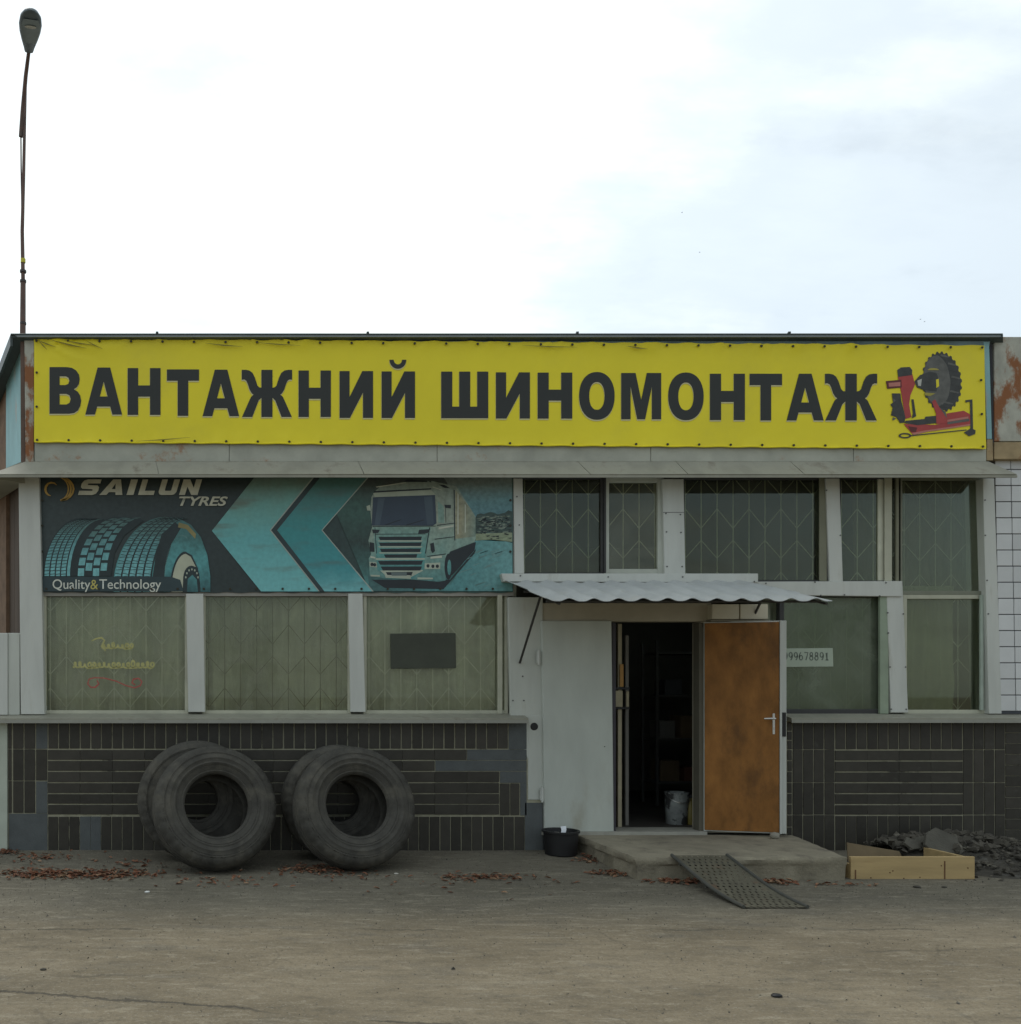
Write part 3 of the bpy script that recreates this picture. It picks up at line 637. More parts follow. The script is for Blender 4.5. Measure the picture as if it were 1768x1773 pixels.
MB().pr(1419, 826, 1432, 1006, .062, .074).build('casement_stile', mat('olive_frame2', (.2, .2, .14), .7), w6, .002)
MB().pr(1046, 826, 1049.5, 992, .06, .07).build('frame_gap', FRAMED, w5)
MB().pr(1698, 1030, 1703.5, 1230, .05, .07).build('pale_stile', mat('pale_blue_stile', (.36, .42, .36), .6), w10, .002)
MB().pr(862, 1030, 870, 1236, .05, .07).build('frame_strip', FRAME, w3, .002)
# faded yellow lettering and a red flourish on the first pane
yl = mat('faded_yellow_lettering', (.44, .42, .17), .6, .2, 20); rd = mat('red_flourish_paint', (.42, .10, .08), .6, .15, 20)
gy_ = .1035
def script(x0, x1, yc, h, n_, seed):
    """looping handwriting-like stroke, faded beyond reading"""
    rr = random.Random(seed); pts = []; x = x0; adv = (x1-x0)/n_
    for i in range(n_):
        k = rr.uniform(.55, 1.1); up_ = 1.7 if rr.random() < .16 else 1.0
        for j in range(9):
            a = 2*math.pi*j/9; pts.append((x+adv*j/9+adv*.55*k*math.sin(a), yc+h*.5*k*(math.cos(a)*(up_ if math.cos(a) < 0 else 1))))
        x += adv
    return pts
for i_, (x0_, x1_, yc_, h_, n_) in enumerate(((176, 232, 1119, 9, 7), (126, 268, 1152, 10, 17))):
    p_s = script(x0_, x1_, yc_, h_, n_, 3+i_)
    q_ = MB()
    for k_ in range(len(p_s)-1):
        c_ = stroke([p_s[k_], p_s[k_+1]], 3.3); k0_ = len(q_.v); q_.v += [W(*c, gy_+.00003*(k_ % 7)) for c in c_]; q_.f.append((k0_, k0_+1, k0_+2, k0_+3))
    q_.build('faded_letters', yl, w1)
flat('faded_letters', [stroke([(158, 1110), (166, 1106), (176, 1104), (181, 1109), (176, 1119), (183, 1127)], [1, 3, 3.4, 3.2, 4, 2])], gy_-.0003, yl, w1)
fl_ = [(168, 1178), (171, 1184), (165, 1190), (157, 1190), (152, 1184), (154, 1176), (163, 1173.5), (180, 1174), (200, 1179), (218, 1187), (233, 1191), (243, 1187), (245.5, 1180), (240, 1174.5), (231, 1176), (228.5, 1182), (234, 1186)]
flat('red_flourish', [stroke(fl_, [2.2, 3, 3, 2.6, 2.4, 2.2, 2, 2, 2, 2, 2.4, 2.6, 2.6, 2.6, 3, 3, 2])], gy_-.0006, rd, w1)

# ---------------- doors
dl = MB().pq((938, 1075), (1059, 1075), (1063, 1440), (943, 1440), -.03, .04).build('door_leaf', DOORW, B, .004, label='white painted door leaf with hinges')
hg = MB().tube([(0, 0, -.07), (0, 0, .07)], .011, 10).box(-.018, .018, .004, .012, -.055, .055); hg_me = hg.mesh('hinge'); hg_me.materials.append(WHITE)
inst('hinge', hg_me, W(933, 1138, -.035), dl); inst('hinge', hg_me, W(939, 1376, -.035), dl)
MB().pr(1046.5, 1292, 1048, 1293.5, -.034, -.03).build('keyhole', BLACK, dl)
MB().pr(941, 1440.5, 1225, 1447, -.06, .24).build('threshold', mat('threshold_metal', (.36, .35, .30), .6, .15, 8), B, .002)
MB().pr(1060, 1078, 1066.5, 1440, .0, .12).build('door_jamb', mat('dark_jamb', (.05, .045, .055), .6), B, .002)
MB().pr(1211, 1078, 1220, 1440, .0, .12).build('door_jamb', mat('olive_jamb', (.13, .12, .09), .7), B, .002)
# brown door folded back outwards, hinged at the right jamb
hx = X(1219, -.02); fy_ = -.20; fx = X(1362, fy_); ang = math.atan2(fy_+.02, fx-hx); dlen = math.hypot(fx-hx, fy_+.02)
DM = Matrix.Translation((hx, -.02, 0)) @ Matrix.Rotation(ang, 4, 'Z')
zb_, zt_ = Z(1439, -.02), Z(1077, -.02)
def dbox(name, m, x0, x1, y0, y1, z0, z1, parent, bevel=.003, **k):
    b = MB().box(x0, x1, y0, y1, z0, z1); b.v = [DM @ v for v in b.v]; return b.build(name, m, parent, bevel, **k)
bd = dbox('brown_door', WHITE, 0, dlen, .0, .035, zb_, zt_, B, label='open door leaf with bare brown wood inside')
dbox('wood_lining', WOODD, .004, dlen-.062, -.012, -.0003, zb_+.012, zt_-.012, bd, .003)
dbox('edge_flange', WHITE, dlen-.060, dlen-.042, -.022, -.0003, zb_, zt_, bd, .002)
zh = Z(1245, -.2)
dbox('lock_plate', CHROME, dlen-.118, dlen-.098, -.016, -.0125, zh-.14, zh+.05, bd, .002)
hb = MB().tube([DM @ Vector(p) for p in ((dlen-.108, -.016, zh+.005), (dlen-.108, -.055, zh+.005), (dlen-.118, -.062, zh+.005), (dlen-.20, -.062, zh+.002))], .009, 10)
hb.build('handle', CHROME, bd, smooth=True)
dbox('lock_case', BLACK, dlen-.038, dlen-.006, -.010, -.0004, zh-.16, zh+.06, bd, .002)
dbox('cylinder', CHROME, dlen-.114, dlen-.102, -.022, -.0165, zh-.10, zh-.07, bd, .002)

# ---------------- white tiled wall at the right
tw = MB().pr(1726, 797, 1960, 1236, .030, .0448).build('tiled_wall', WGROUT, B)
wt = MB().box(-.0715, .0715, -.004, .004, -.0715, .0715).mesh('white_tile', .0025); wt.materials.append(WTILE)
for i in range(8):
    for r in range(16):
        px_ = 1736+27.6*i; py_ = 813+27.9*r-14
        if py_ > 1236: continue
        inst('tile', wt, (X(px_+ (py_-800)*.022, .026), .026+random.uniform(-.001, .001), Z(py_, .026)), tw, (random.uniform(-.008, .008), 0, random.uniform(-.008, .008)))

# ---------------- left end: boards, white boxing
for i in range(7):
    f_, k_ = wallseg(ca+spl*(.06+.16*i)+Vector((0, .07, 0)), ca+spl*(.06+.16*(i+1)-.006)+Vector((0, .07, 0)), -.03, Z(1236), Z(824), Z(1236), Z(824))
    MB().hexa(f_, k_).build('side_board', BROWNB, B, .002)
MB().pr(-30, 1096, 13, 1238, -.01, .1).build('white_boxing', WHITE, B, .004); MB().pr(14, 1096, 34, 1238, .006, .1).build('white_boxing', WHITE2, B, .004)
MB().pr(-20, 1250, 12.5, 1474, -.02, .2).build('pale_corner_post', mat('pale_green_post', (.46, .50, .42), .6, .1, 4), B, .004)
MB().pr(-220, 1250, -20, 1474, .1, .25).build('plinth_end', MORTAR, B)

# ------------------------------------------------------------------ awning over the door
A = thing('door_awning', 'white corrugated metal awning on thin brackets above the workshop doorway', 'awning', W(1090, 1010, 0))
ax0, ax1 = X(873), X(1300); za_, zf_ = Z(1009.5), Z(1038, -1.2)
b = MB(); nxA, nyA = 150, 20
for j in range(nyA+1):
    v = j/nyA; y = -.032 - 1.18*v
    for i in range(nxA+1):
        u = i/nxA; x = ax0+(ax1-ax0)*u; c = .5+.5*math.cos(2*math.pi*(x-ax0)/.198); c = c**1.6
        step = -.012 if v > .62 else 0.0
        z = za_+(zf_-za_)*v + .025*c + step*(1 if c < 2 else 0) + .004*noise.noise(Vector((x*2, y*2, 0)))
        b.v.append(Vector((x, y, z)))
for j in range(nyA):
    for i in range(nxA): a_ = j*(nxA+1)+i; b.f.append((a_, a_+1, a_+nxA+2, a_+nxA+1))
n0 = len(b.v); b.v += [v+Vector((0, 0, -.004)) for v in b.v[:n0]]; nf = len(b.f); b.f += [tuple(i+n0 for i in reversed(q)) for q in b.f[:nf]]
edge = [i for i in range(nxA+1)]+[j*(nxA+1)+nxA for j in range(1, nyA+1)]+[nyA*(nxA+1)+i for i in range(nxA-1, -1, -1)]+[j*(nxA+1) for j in range(nyA-1, 0, -1)]
for i in range(len(edge)): p, q = edge[i], edge[(i+1) % len(edge)]; b.f.append((p, p+n0, q+n0, q))
b.build('corrugated_sheet', mat('white_corrugated_metal', (.44, .46, .46), .4, .08, 4, .03, 40, col2=(.42, .42, .39), t2=(.55, .8), s2=3), A, smooth=True)
IRON = mat('dark_bracket_iron', (.05, .048, .045), .6, .2, 8)
for px in (899, 1300):
    xw = X(px, 0); sgn = 1
    b = MB().tube([(xw, -.02, Z(1148)) if px < 1000 else (xw, -.02, Z(1074)), (xw+.02, -.62 if px < 1000 else -.25, za_+(zf_-za_)*(.5 if px < 1000 else .2)-.012)], .011, 8); b.build('brace', IRON, A, smooth=True)
    b = MB().tube([(xw, -.02, za_-.03), (xw, -1.14, zf_+(-.028))], .011, 8); b.build('arm', IRON, A, smooth=True)
b = MB().tube([(ax0+.04, -1.12, zf_-.008), (ax1-.04, -1.12, zf_-.008)], .010, 8); b.build('front_rail', IRON, A, smooth=True)
b = MB().tube([(ax0+.04, -.5, za_+(zf_-za_)*.42-.02), (ax1-.04, -.5, za_+(zf_-za_)*.42-.02)], .010, 8); b.build('middle_rail', IRON, A, smooth=True)

# ------------------------------------------------------------------ yellow sign banner
YB_ = -.062
S = thing('sign_banner', 'long yellow vinyl banner with black lettering and tyre changer picture, fixed along fascia', 'banner', W(884, 777, YB_))
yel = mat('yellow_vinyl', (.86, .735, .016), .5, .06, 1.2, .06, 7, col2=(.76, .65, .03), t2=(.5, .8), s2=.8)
def btop(px): return 586+(px-60)*(598-586)/1644 + 1.2*math.sin((px-60)/54.6*2*math.pi)*.6
def bbot(px): return 765.5+(px-60)*(777-765.5)/1644 + .5*math.sin((px-60)/54.6*2*math.pi)
b = MB(); NX, NZ = 330, 30
for j in range(NZ+1):
    v = j/NZ
    for i in range(NX+1):
        u = i/NX; px = 59+(1704.5+3*v-59)*u; py = btop(px)*(1-v)+bbot(px)*v
        ed = (max(0, 1-v/.12)**1.2*.026 if u < .9 else 0)+max(0, 1-(1-v)/.12)**1.2*.015
        q = noise.noise(Vector((px*.035, v*3.0+px*.012, 1.0)))+.6*noise.noise(Vector((px*.09+v*8, v*4, 5.0)))
        cr = 0
        if u < .16: cr = .030*abs(math.sin(math.atan2(v*.9+.004, u*9.0+.002)*11))*max(0, 1-u/.13)*max(0, 1-v/.24)*min(1, u*40)
        b.v.append(W(px, py, YB_)+Vector((0, -abs(ed*q)-cr, 0)))
for j in range(NZ):
    for i in range(NX): a_ = j*(NX+1)+i; b.f.append((a_, a_+1, a_+NX+2, a_+NX+1))
b.build('vinyl_sheet', yel, S, smooth=True)
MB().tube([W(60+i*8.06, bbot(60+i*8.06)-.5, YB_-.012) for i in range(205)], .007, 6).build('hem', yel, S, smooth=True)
inkd = mat('charcoal_ink', (.022, .025, .022), .5, .06, 3); inkl = mat('pale_outline_ink', (.62, .57, .30), .5, .05, 3)
def Hh(): return [[(0, 0), (0, 1), (.32, 1), (.32, .63), (.68, .63), (.68, 1), (1, 1), (1, 0), (.68, 0), (.68, .39), (.32, .39), (.32, 0)]]
def Tt(): return [[(0, .755), (0, 1), (1, 1), (1, .755), (.665, .755), (.665, 0), (.335, 0), (.335, .755)]]
def Aa(): return [[(0, 0), (.335, 1), (.675, 1), (1, 0), (.735, 0), (.675, .17), (.325, .17), (.265, 0)], [(.395, .385), (.605, .385), (.5, .70)]]
def Ii(): return [[(0, 0), (0, 1), (.30, 1), (.30, .45), (.68, 1), (1, 1), (1, 0), (.70, 0), (.70, .54), (.31, 0)]]
def Sh(): return [[(0, 0), (0, 1), (.235, 1), (.235, .25), (.383, .25), (.383, 1), (.617, 1), (.617, .25), (.765, .25), (.765, 1), (1, 1), (1, 0)]]
def Mm(): return [[(0, 0), (0, 1), (.36, 1), (.5, .42), (.64, 1), (1, 1), (1, 0), (.765, 0), (.765, .70), (.60, 0), (.40, 0), (.235, .70), (.235, 0)]]
def Zh():
    lt = [(.39, 1), (.39, .62), (.345, .63), (.31, .67), (.26, .84), (.215, .935), (.155, .985), (.08, 1), (0, 1), (0, .79), (.05, .795), (.09, .77), (.12, .70), (.155, .58), (.20, .50), (.235, .475), (.185, .43), (.15, .35), (.005, 0), (.21, 0), (.335, .35), (.39, .405), (.39, 0)]
    return [lt+[(1-x, y) for x, y in reversed(lt)]]
def Oo():
    e = ell(.5, .5, .5, .5, 40, p=.92); i_ = ell(.5, .5, .215, .29, 32, p=.9); return [[(x, 1-y) for x, y in e], [(x, 1-y) for x, y in i_]]
def Vv():
    o_ = [(0, 0), (0, 1), (.52, 1), (.70, .985), (.84, .93), (.93, .84), (.955, .74), (.93, .64), (.86, .565), (.77, .525), (.89, .475), (.97, .39), (1, .28), (.975, .165), (.90, .07), (.78, .015), (.62, 0)]
    return [o_, [(.32, .615), (.50, .615), (.59, .64), (.63, .705), (.60, .77), (.52, .80), (.32, .80)], [(.32, .2), (.32, .425), (.53, .425), (.63, .395), (.67, .315), (.63, .235), (.54, .2)]]
word = [(Vv, 85.7, 140.5, 635.5, 716.4), (Aa, 147.6, 211.5, 636.3, 717.8), (Hh, 221, 278, 637.2, 718.4), (Tt, 289, 344.7, 639.5, 720), (Aa, 350.7, 414.3, 640, 720.6), (Zh, 418.6, 505.9, 640.3, 722),
        (Hh, 517, 573, 641.4, 722), (Ii, 588, 646, 642.4, 723.6), (Ii, 660.8, 718.7, 643, 723.8), (Sh, 764, 845.5, 643.3, 724.2), (Ii, 858.7, 917.7, 644.6, 724.7), (Hh, 931, 991, 645, 724.8),
        (Oo, 1002.8, 1064.4, 644, 726.9), (Mm, 1075.7, 1145, 645.7, 726), (Oo, 1157, 1218.6, 644.8, 727.7), (Hh, 1229.3, 1290, 647, 727.4), (Tt, 1298, 1354.3, 647, 728), (Aa, 1362, 1426.4, 647, 728), (Zh, 1428.6, 1519, 647, 728)]
yP = YB_-.0035
for fn, x0, x1, y0, y1 in word:
    cs = [[(x0+(x1-x0)*u, y1-(y1-y0)*v) for u, v in c] for c in fn()]
    def grow(c, k, dx, dy, hole):
        cx = (x0+x1)/2; cy2 = (y0+y1)/2; return [(x+dx, y+dy) for x, y in c]
    flat('letter_outline', [grow(c, 0, -.5, 2.4, i > 0) for i, c in enumerate(cs)], yP+.0007, inkl, S)
    flat('letter', cs, yP, inkd, S)
brv = ell(689, 622.8, 14.6, 15.8, 18, 180, 360); brvi = ell(689, 622.8, 7.2, 8, 12, 360, 180)
flat('letter_outline', [[(x-.3, y+2.2) for x, y in brv+brvi]], yP+.0007, inkl, S); flat('breve', [brv+brvi], yP, inkd, S)
crs = mat('crease_shade_grime', (.24, .20, .03), .7, .25, 20)  # dark strokes paint crease shading and grime onto the vinyl
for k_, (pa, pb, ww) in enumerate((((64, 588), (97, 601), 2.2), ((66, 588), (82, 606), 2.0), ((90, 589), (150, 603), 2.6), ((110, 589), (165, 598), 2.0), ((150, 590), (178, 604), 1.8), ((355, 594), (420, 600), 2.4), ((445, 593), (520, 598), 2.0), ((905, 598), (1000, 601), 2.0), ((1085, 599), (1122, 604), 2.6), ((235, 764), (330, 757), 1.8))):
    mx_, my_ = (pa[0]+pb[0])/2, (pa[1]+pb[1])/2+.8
    flat('crease_shade_grime', [stroke([pa, (mx_, my_), pb], [.3, ww, .3])], YB_-.026, crs, S)
# picture of a tyre-changing machine
def q8(*pts): return [(1500+x/6.332, 580+y/6.332) for x, y in pts]
pk = mat('print_dark_grey', (.045, .047, .045), .5, .3, 14); pg2 = mat('print_mid_grey', (.115, .115, .105), .5, .3, 14); pr_ = mat('print_red', (.42, .055, .05), .5, .12, 6); prl = mat('print_pink', (.52, .20, .16), .5, .1, 6); prd = mat('print_dark_red', (.12, .02, .02), .5, .1, 6); pw = mat('print_pale_grey', (.5, .5, .45), .5, .1, 6)
def lug(cx, cy2, rx, ry, n_, d, tilt):
    r = []
    for i in range(n_*4):
        a = 2*math.pi*i/(n_*4); k = 1+(d if i % 4 in (0, 1) else 0)
        xx, yy = rx*k*math.cos(a), ry*k*math.sin(a); r.append((cx+xx*math.cos(tilt)-yy*math.sin(tilt), cy2+xx*math.sin(tilt)+yy*math.cos(tilt)))
    return r
y1_, y2_, y3_, y4_ = yP-.0006, yP-.0012, yP-.0018, yP-.0024
flat('machine_tyre', [q8(*lug(830, 512, 205, 312, 26, .07, -.10))], yP, pk, S)
flat('machine_tyre_side', [q8(*lug(775, 500, 145, 275, 9, .02, -.08))], y1_, pg2, S)
for i in range(10):
    a = -1.25+2.5*i/9; x_ = 835+175*math.cos(a); yy = 515+290*math.sin(a)
    flat('tread_lug', [q8((x_-70, yy-30), (x_+18, yy-6), (x_+18, yy+10), (x_-78, yy-8))], y2_, pk if i % 2 else pg2, S)
flat('machine_hub', [q8((528, 510), (590, 440), (700, 400), (775, 420), (800, 520), (770, 620), (640, 605), (560, 575))], y3_, pk, S)
flat('hub_shine', [q8((560, 500), (610, 480), (600, 560), (570, 555))], y4_, pw, S); flat('hub_shine', [q8((765, 490), (795, 480), (800, 560), (770, 580))], y4_, yel, S)
flat('hub_ring', [q8(*ell(735, 385, 62, 22, 14, 0, 180))], y4_, mat('print_olive', (.38, .33, .06), .5), S); flat('hub_shine', [q8((640, 630), (760, 640), (700, 670), (640, 660))], y4_, mat('print_olive', (.38, .33, .06), .5), S)
flat('machine_column', [q8((345, 455), (505, 425), (535, 540), (485, 660), (470, 760), (495, 900), (430, 920), (385, 640), (370, 560))], y1_, pr_, S)
flat('machine_head', [q8((340, 385), (380, 355), (480, 350), (505, 385), (500, 440), (350, 460))], y2_, pk, S)
flat('machine_arm', [q8((215, 505), (385, 490), (390, 575), (230, 590))], y2_, prd, S); flat('arm_window', [q8((245, 525), (375, 515), (375, 560), (248, 567))], y3_, prl, S)
flat('machine_motor', [q8((280, 640), (375, 640), (385, 720), (430, 900), (420, 960), (370, 965), (330, 900), (270, 880), (290, 800), (265, 760), (295, 740))], y2_, pk, S)
flat('motor_shine', [q8((290, 690), (325, 720), (300, 740))], y3_, pg2, S); flat('motor_shine', [q8((290, 900), (330, 915), (290, 940))], y3_, pg2, S)
flat('machine_lever', [q8((495, 705), (520, 705), (548, 890), (500, 915), (512, 860))], y2_, pk, S)
flat('machine_base', [q8((410, 975), (760, 985), (880, 960), (880, 860), (1070, 830), (1140, 870), (1140, 990), (660, 1055), (510, 1090))], y1_, pr_, S)
flat('base_rail', [q8((430, 940), (640, 920), (650, 895), (770, 885), (770, 965), (560, 990), (420, 965))], y2_, pk, S)
flat('base_edge', [q8((500, 1075), (660, 1045), (1140, 975), (1140, 993), (670, 1062), (520, 1096))], y2_, prl, S)
flat('base_slot', [q8((890, 930), (1120, 893), (1120, 915), (890, 952))], y2_, prl, S); flat('base_slot', [q8((890, 955), (1130, 915), (1130, 945), (890, 980))], y3_, pg2, S)
flat('machine_support', [q8((720, 730), (755, 705), (800, 790), (890, 920), (880, 970), (770, 975), (765, 860))], y3_, pr_, S); flat('support_shade', [q8((810, 800), (870, 840), (885, 915))], y4_, pg2, S)
flat('base_bracket', [q8((460, 1000), (560, 1015), (545, 1065), (490, 1060))], y3_, prd, S)
flat('pedal_post', [q8((1138, 720), (1165, 720), (1172, 1040), (1142, 1040))], y2_, pk, S); flat('pedal_handle', [q8((1085, 715), (1165, 705), (1165, 725), (1090, 740))], y3_, pk, S)
flat('pedal_foot', [q8((1070, 1070), (1150, 1020), (1200, 1045), (1195, 1085), (1130, 1110))], y3_, pk, S)
flat('pedal_bar', [q8((490, 1098), (1100, 1035), (1100, 1046), (490, 1110))], y2_, pk, S)
flat('pedal_ring', [q8(*ell(425, 1103, 70, 30, 20)), q8(*ell(425, 1103, 48, 15, 16))], y3_, pk, S)
# eyelets
ey = MB().lathe([(.0045, -.004), (.0105, -.004), (.012, .001)], 10, Matrix.Rotation(R(-90), 4, 'X')); ey.lathe([(0, -.001), (.006, -.001)], 10, Matrix.Rotation(R(-90), 4, 'X'))
ey_me = ey.mesh('eyelet'); ey_me.materials.append(mat('dull_eyelet', (.055, .05, .035), .5, .1, 5, metal=.4))
for i in range(31):
    px = 63+54.6*i
    inst('eyelet', ey_me, W(px, btop(px)+3.4, YB_-.016), S); inst('eyelet', ey_me, W(px+1.2, bbot(px)-4, YB_-.012), S)
for py in (645, 704): inst('eyelet', ey_me, W(63.5, py, YB_-.014), S); inst('eyelet', ey_me, W(1699+(py-645)*.02, py+13, YB_-.014), S)

# ------------------------------------------------------------------ tyre advertising banner
TYB = .045
T = thing('advertising_banner', 'teal tyre advertising banner with truck, chevrons and white slogan beneath cornice', 'banner', W(478, 1025, TYB))
def bnd(stops, axis, lo, hi, nm, var=.1, smear=None, mott=.22): return grad(nm, stops, axis, lo, hi, .45, var, smear, mott)
wB = 821/185
b = MB(); NX, NZ = 120, 24
for j in range(NZ+1):
    for i in range(NX+1):
        px = 67+(888.5-67)*i/NX + (6*(1-0) * (j/NZ) if i < NX else 0)*(1-i/NX); py = 824+(1026-824)*j/NZ + .8*math.sin(px/45*2*math.pi)*(j/NZ)
        q = .004*noise.noise(Vector((px*.012+j*.06, j*.08, 2)))
        b.v.append(W(px, py, TYB+.008)+Vector((0, -abs(q), 0)))
for j in range(NZ):
    for i in range(NX): a_ = j*(NX+1)+i; b.f.append((a_, a_+1, a_+NX+2, a_+NX+1))
b.build('vinyl_sheet', bnd([(0, (.040, .058, .058)), (.5, (.024, .038, .038)), (1, (.05, .11, .10))], 0, -2.2, 2.2, 'ad_background', .15, None, .15), T, smooth=True)
t0_, t1_, t2_, t3_, t4_, t5_ = [TYB-.0012*i for i in range(6)]
# right-hand picture: dusk landscape
flat('printed_backdrop', [[(556, 826), (886.5, 826), (887.5, 1023.5), (640, 1023.5)]], t0_, bnd([(0, (.10, .30, .30)), (.22, (.05, .13, .12)), (.45, (.030, .055, .05)), (.72, (.05, .12, .10)), (1, (.07, .085, .08))], 2, .02, 1.06, 'ad_dusk', .2), T)
flat('printed_sky', [[(768, 826), (886.5, 826), (887, 938), (826, 935), (800, 880)]], t1_, bnd([(0, (.22, .30, .26)), (.35, (.10, .22, .25)), (.65, (.13, .27, .29)), (1, (.20, .24, .22))], 2, .48, 1.05, 'ad_sky'), T)
flat('printed_road', [[(775, 1022), (824, 935), (850, 932), (887, 940), (887.5, 1023.5), (640, 1023.5), (637, 995)]], t1_, bnd([(0, (.06, .15, .15)), (.6, (.09, .27, .28)), (1, (.15, .34, .34))], 0, 1.0, 2.2, 'ad_road'), T)
rr = random.Random(4); hl = [(822, 900)]+[(826+6*i, 893-i*.8+rr.uniform(-4, 3)) for i in range(10)]+[(887, 886), (887, 924), (850, 922), (822, 925)]
flat('printed_hills', [hl], t2_, mat('ad_hills', (.05, .085, .075), .5, .5, 18, stretch=(1, 1, 4)), T)
for i in range(9):
    x_ = 826+rr.uniform(0, 40); yy = rr.uniform(895, 918); flat('printed_hill_light', [[(x_, yy), (x_+rr.uniform(8, 18), yy-rr.uniform(1, 4)), (x_+rr.uniform(6, 14), yy+1.8)]], t3_, mat('ad_hill_light', (.20, .25, .20), .5, .3, 15), T)
flat('printed_verge', [[(824, 924), (887, 922), (887, 938), (850, 934), (824, 936)]], t3_, mat('ad_verge', (.26, .31, .20), .5, .35, 16, stretch=(1, 1, 3)), T)
# chevrons
ch = bnd([(0, (.19, .52, .53)), (.45, (.14, .44, .45)), (.75, (.17, .40, .36)), (1, (.18, .25, .21))], 2, 0.0, 1.08, 'ad_chevron_light', .14, (.15, .17, .13), .08)
ch2 = bnd([(0, (.19, .50, .52)), (.2, (.06, .30, .33)), (.55, (.05, .28, .29)), (1, (.09, .20, .18))], 2, 0.0, 1.08, 'ad_chevron_teal', .1, (.10, .17, .16), .08)
edg = mat('ad_chevron_edge', (.36, .42, .38), .5, .1, 4)
flat('printed_chevron', [[(441, 826), (543, 826), (468, 918), (552, 1024), (452, 1024), (367, 919)]], t1_, ch, T)
flat('chevron_stripe', [[(544.5, 826), (555, 826), (480, 918), (563, 1024), (553.5, 1024), (469.5, 918)]], t1_, mat('ad_stripe', (.03, .05, .055), .5, .2, 3), T)
flat('printed_chevron', [[(555, 826), (638, 826), (557, 918), (645, 1024), (562, 1024), (480, 918)]], t2_, ch2, T)
flat('chevron_edge', [[(636.5, 826), (639, 826), (558.5, 918), (647, 1024), (644.5, 1024), (556.5, 918)]], t3_, edg, T)
flat('chevron_edge', [[(541.5, 826), (544.5, 826), (469.5, 918), (553.5, 1024), (551.5, 1024), (467, 918)]], t3_, edg, T)
# truck
def q6(*p): return [(440+x/3.536, 800+y/3.536) for x, y in p]
tb = bnd([(0, (.10, .25, .24)), (.3, (.20, .34, .30)), (.5, (.27, .37, .31)), (.7, (.31, .36, .29)), (1, (.26, .32, .28))], 2, .05, 1.0, 'ad_truck_body', .25); tdk = mat('ad_truck_dark', (.018, .026, .032), .5, .2, 6); tws = mat('ad_windshield', (.035, .055, .085), .4, .15, 3)
tl = mat('ad_truck_light', (.42, .47, .38), .5, .12, 6); ttl = bnd([(0, (.07, .24, .25)), (.5, (.12, .33, .31)), (1, (.22, .34, .29))], 2, .1, .62, 'ad_truck_front', .2); tor = bnd([(0, (.26, .33, .27)), (.45, (.34, .32, .21)), (1, (.17, .27, .24))], 0, 1.56, 1.92, 'ad_trailer_side', .2)
flat('truck_shadow', [q6((720, 720), (1200, 720), (1360, 530), (1350, 560), (1230, 700), (1160, 778), (800, 770))], t2_, tdk, T)
flat('truck_trailer', [q6((1085, 115), (1240, 150), (1335, 300), (1356, 335), (1358, 470), (1350, 490), (1200, 548), (1170, 600), (1080, 560))], t2_, tb, T)
flat('trailer_panel', [q6((1232, 170), (1335, 300), (1356, 340), (1356, 455), (1232, 470))], t3_, tor, T)
flat('truck_skirt', [q6((1200, 550), (1358, 490), (1350, 540), (1215, 690), (1195, 700))], t3_, tdk, T)
flat('truck_wheel', [q6(*ell(1190, 640, 24, 80, 18))], t4_, tdk, T); flat('truck_wheel_rim', [q6(*ell(1195, 645, 12, 48, 14))], t5_, ttl, T)
flat('truck_cab', [q6((718, 215), (740, 180), (772, 150), (930, 118), (1062, 115), (1110, 140), (1218, 165), (1225, 330), (1228, 470), (1200, 545), (1178, 590), (1172, 725), (1130, 733), (960, 718), (800, 712), (708, 700), (702, 590), (716, 565), (700, 480), (722, 400), (712, 300))], t3_, tb, T)
flat('cab_visor', [q6((728, 192), (745, 184), (1085, 172), (1125, 215), (1110, 200), (740, 214))], t4_, tl, T); flat('visor_shadow', [q6((735, 178), (1085, 160), (1085, 168), (735, 188))], t4_-.0003, tdk, T)
flat('windshield', [q6((728, 216), (1108, 202), (1117, 375), (1095, 389), (720, 389))], t4_-.0004, tws, T)
flat('roof_horn', [q6((900, 122), (940, 108), (1062, 116), (1062, 122), (960, 122))], t4_, tdk, T)
flat('side_window', [q6((1125, 240), (1160, 270), (1165, 372), (1128, 372))], t4_, ttl, T)
flat('cab_door_line', [q6((1222, 170), (1228, 170), (1232, 480), (1226, 480))], t4_, tdk, T)
flat('mirror', [q6((688, 270), (710, 262), (714, 298), (692, 296))], t4_, tl, T); flat('mirror', [q6((1165, 262), (1205, 262), (1205, 284), (1170, 280))], t4_-.0003, tdk, T); flat('air_deflector', [q6((1130, 138), (1165, 140), (1200, 160), (1165, 158))], t4_-.0003, tdk, T)
flat('front_panel', [q6((728, 396), (1085, 396), (1050, 560), (1040, 660), (970, 715), (810, 700), (755, 660), (745, 560))], t4_, ttl, T)
for yy, x0, x1 in ((468, 762, 1028), (504, 764, 1026), (541, 770, 1022), (576, 795, 1000)):
    flat('grille_slot', [q6((x0, yy-10), (x1, yy-12), (x1-6, yy+10), (x0+10, yy+10))], t4_-.0006, tdk, T); flat('grille_bar', [q6((x0-6, yy+12), (x1+4, yy+11), (x1, yy+19), (x0, yy+19))], t4_-.0006, tl, T)
for yy, x0, x1 in ((617, 758, 1034), (652, 775, 1028), (686, 806, 972)):
    flat('grille_slot', [q6((x0, yy-12), (x1, yy-13), (x1-10, yy+12), (x0+14, yy+12))], t4_-.0006, tdk, T)
flat('bumper_bar', [q6((745, 588), (1045, 588), (1045, 598), (745, 600))], t4_-.0007, tl, T); flat('bumper_bar', [q6((770, 664), (1036, 660), (1030, 668), (960, 705), (960, 715), (806, 708), (800, 690))], t4_-.0002, tl, T)
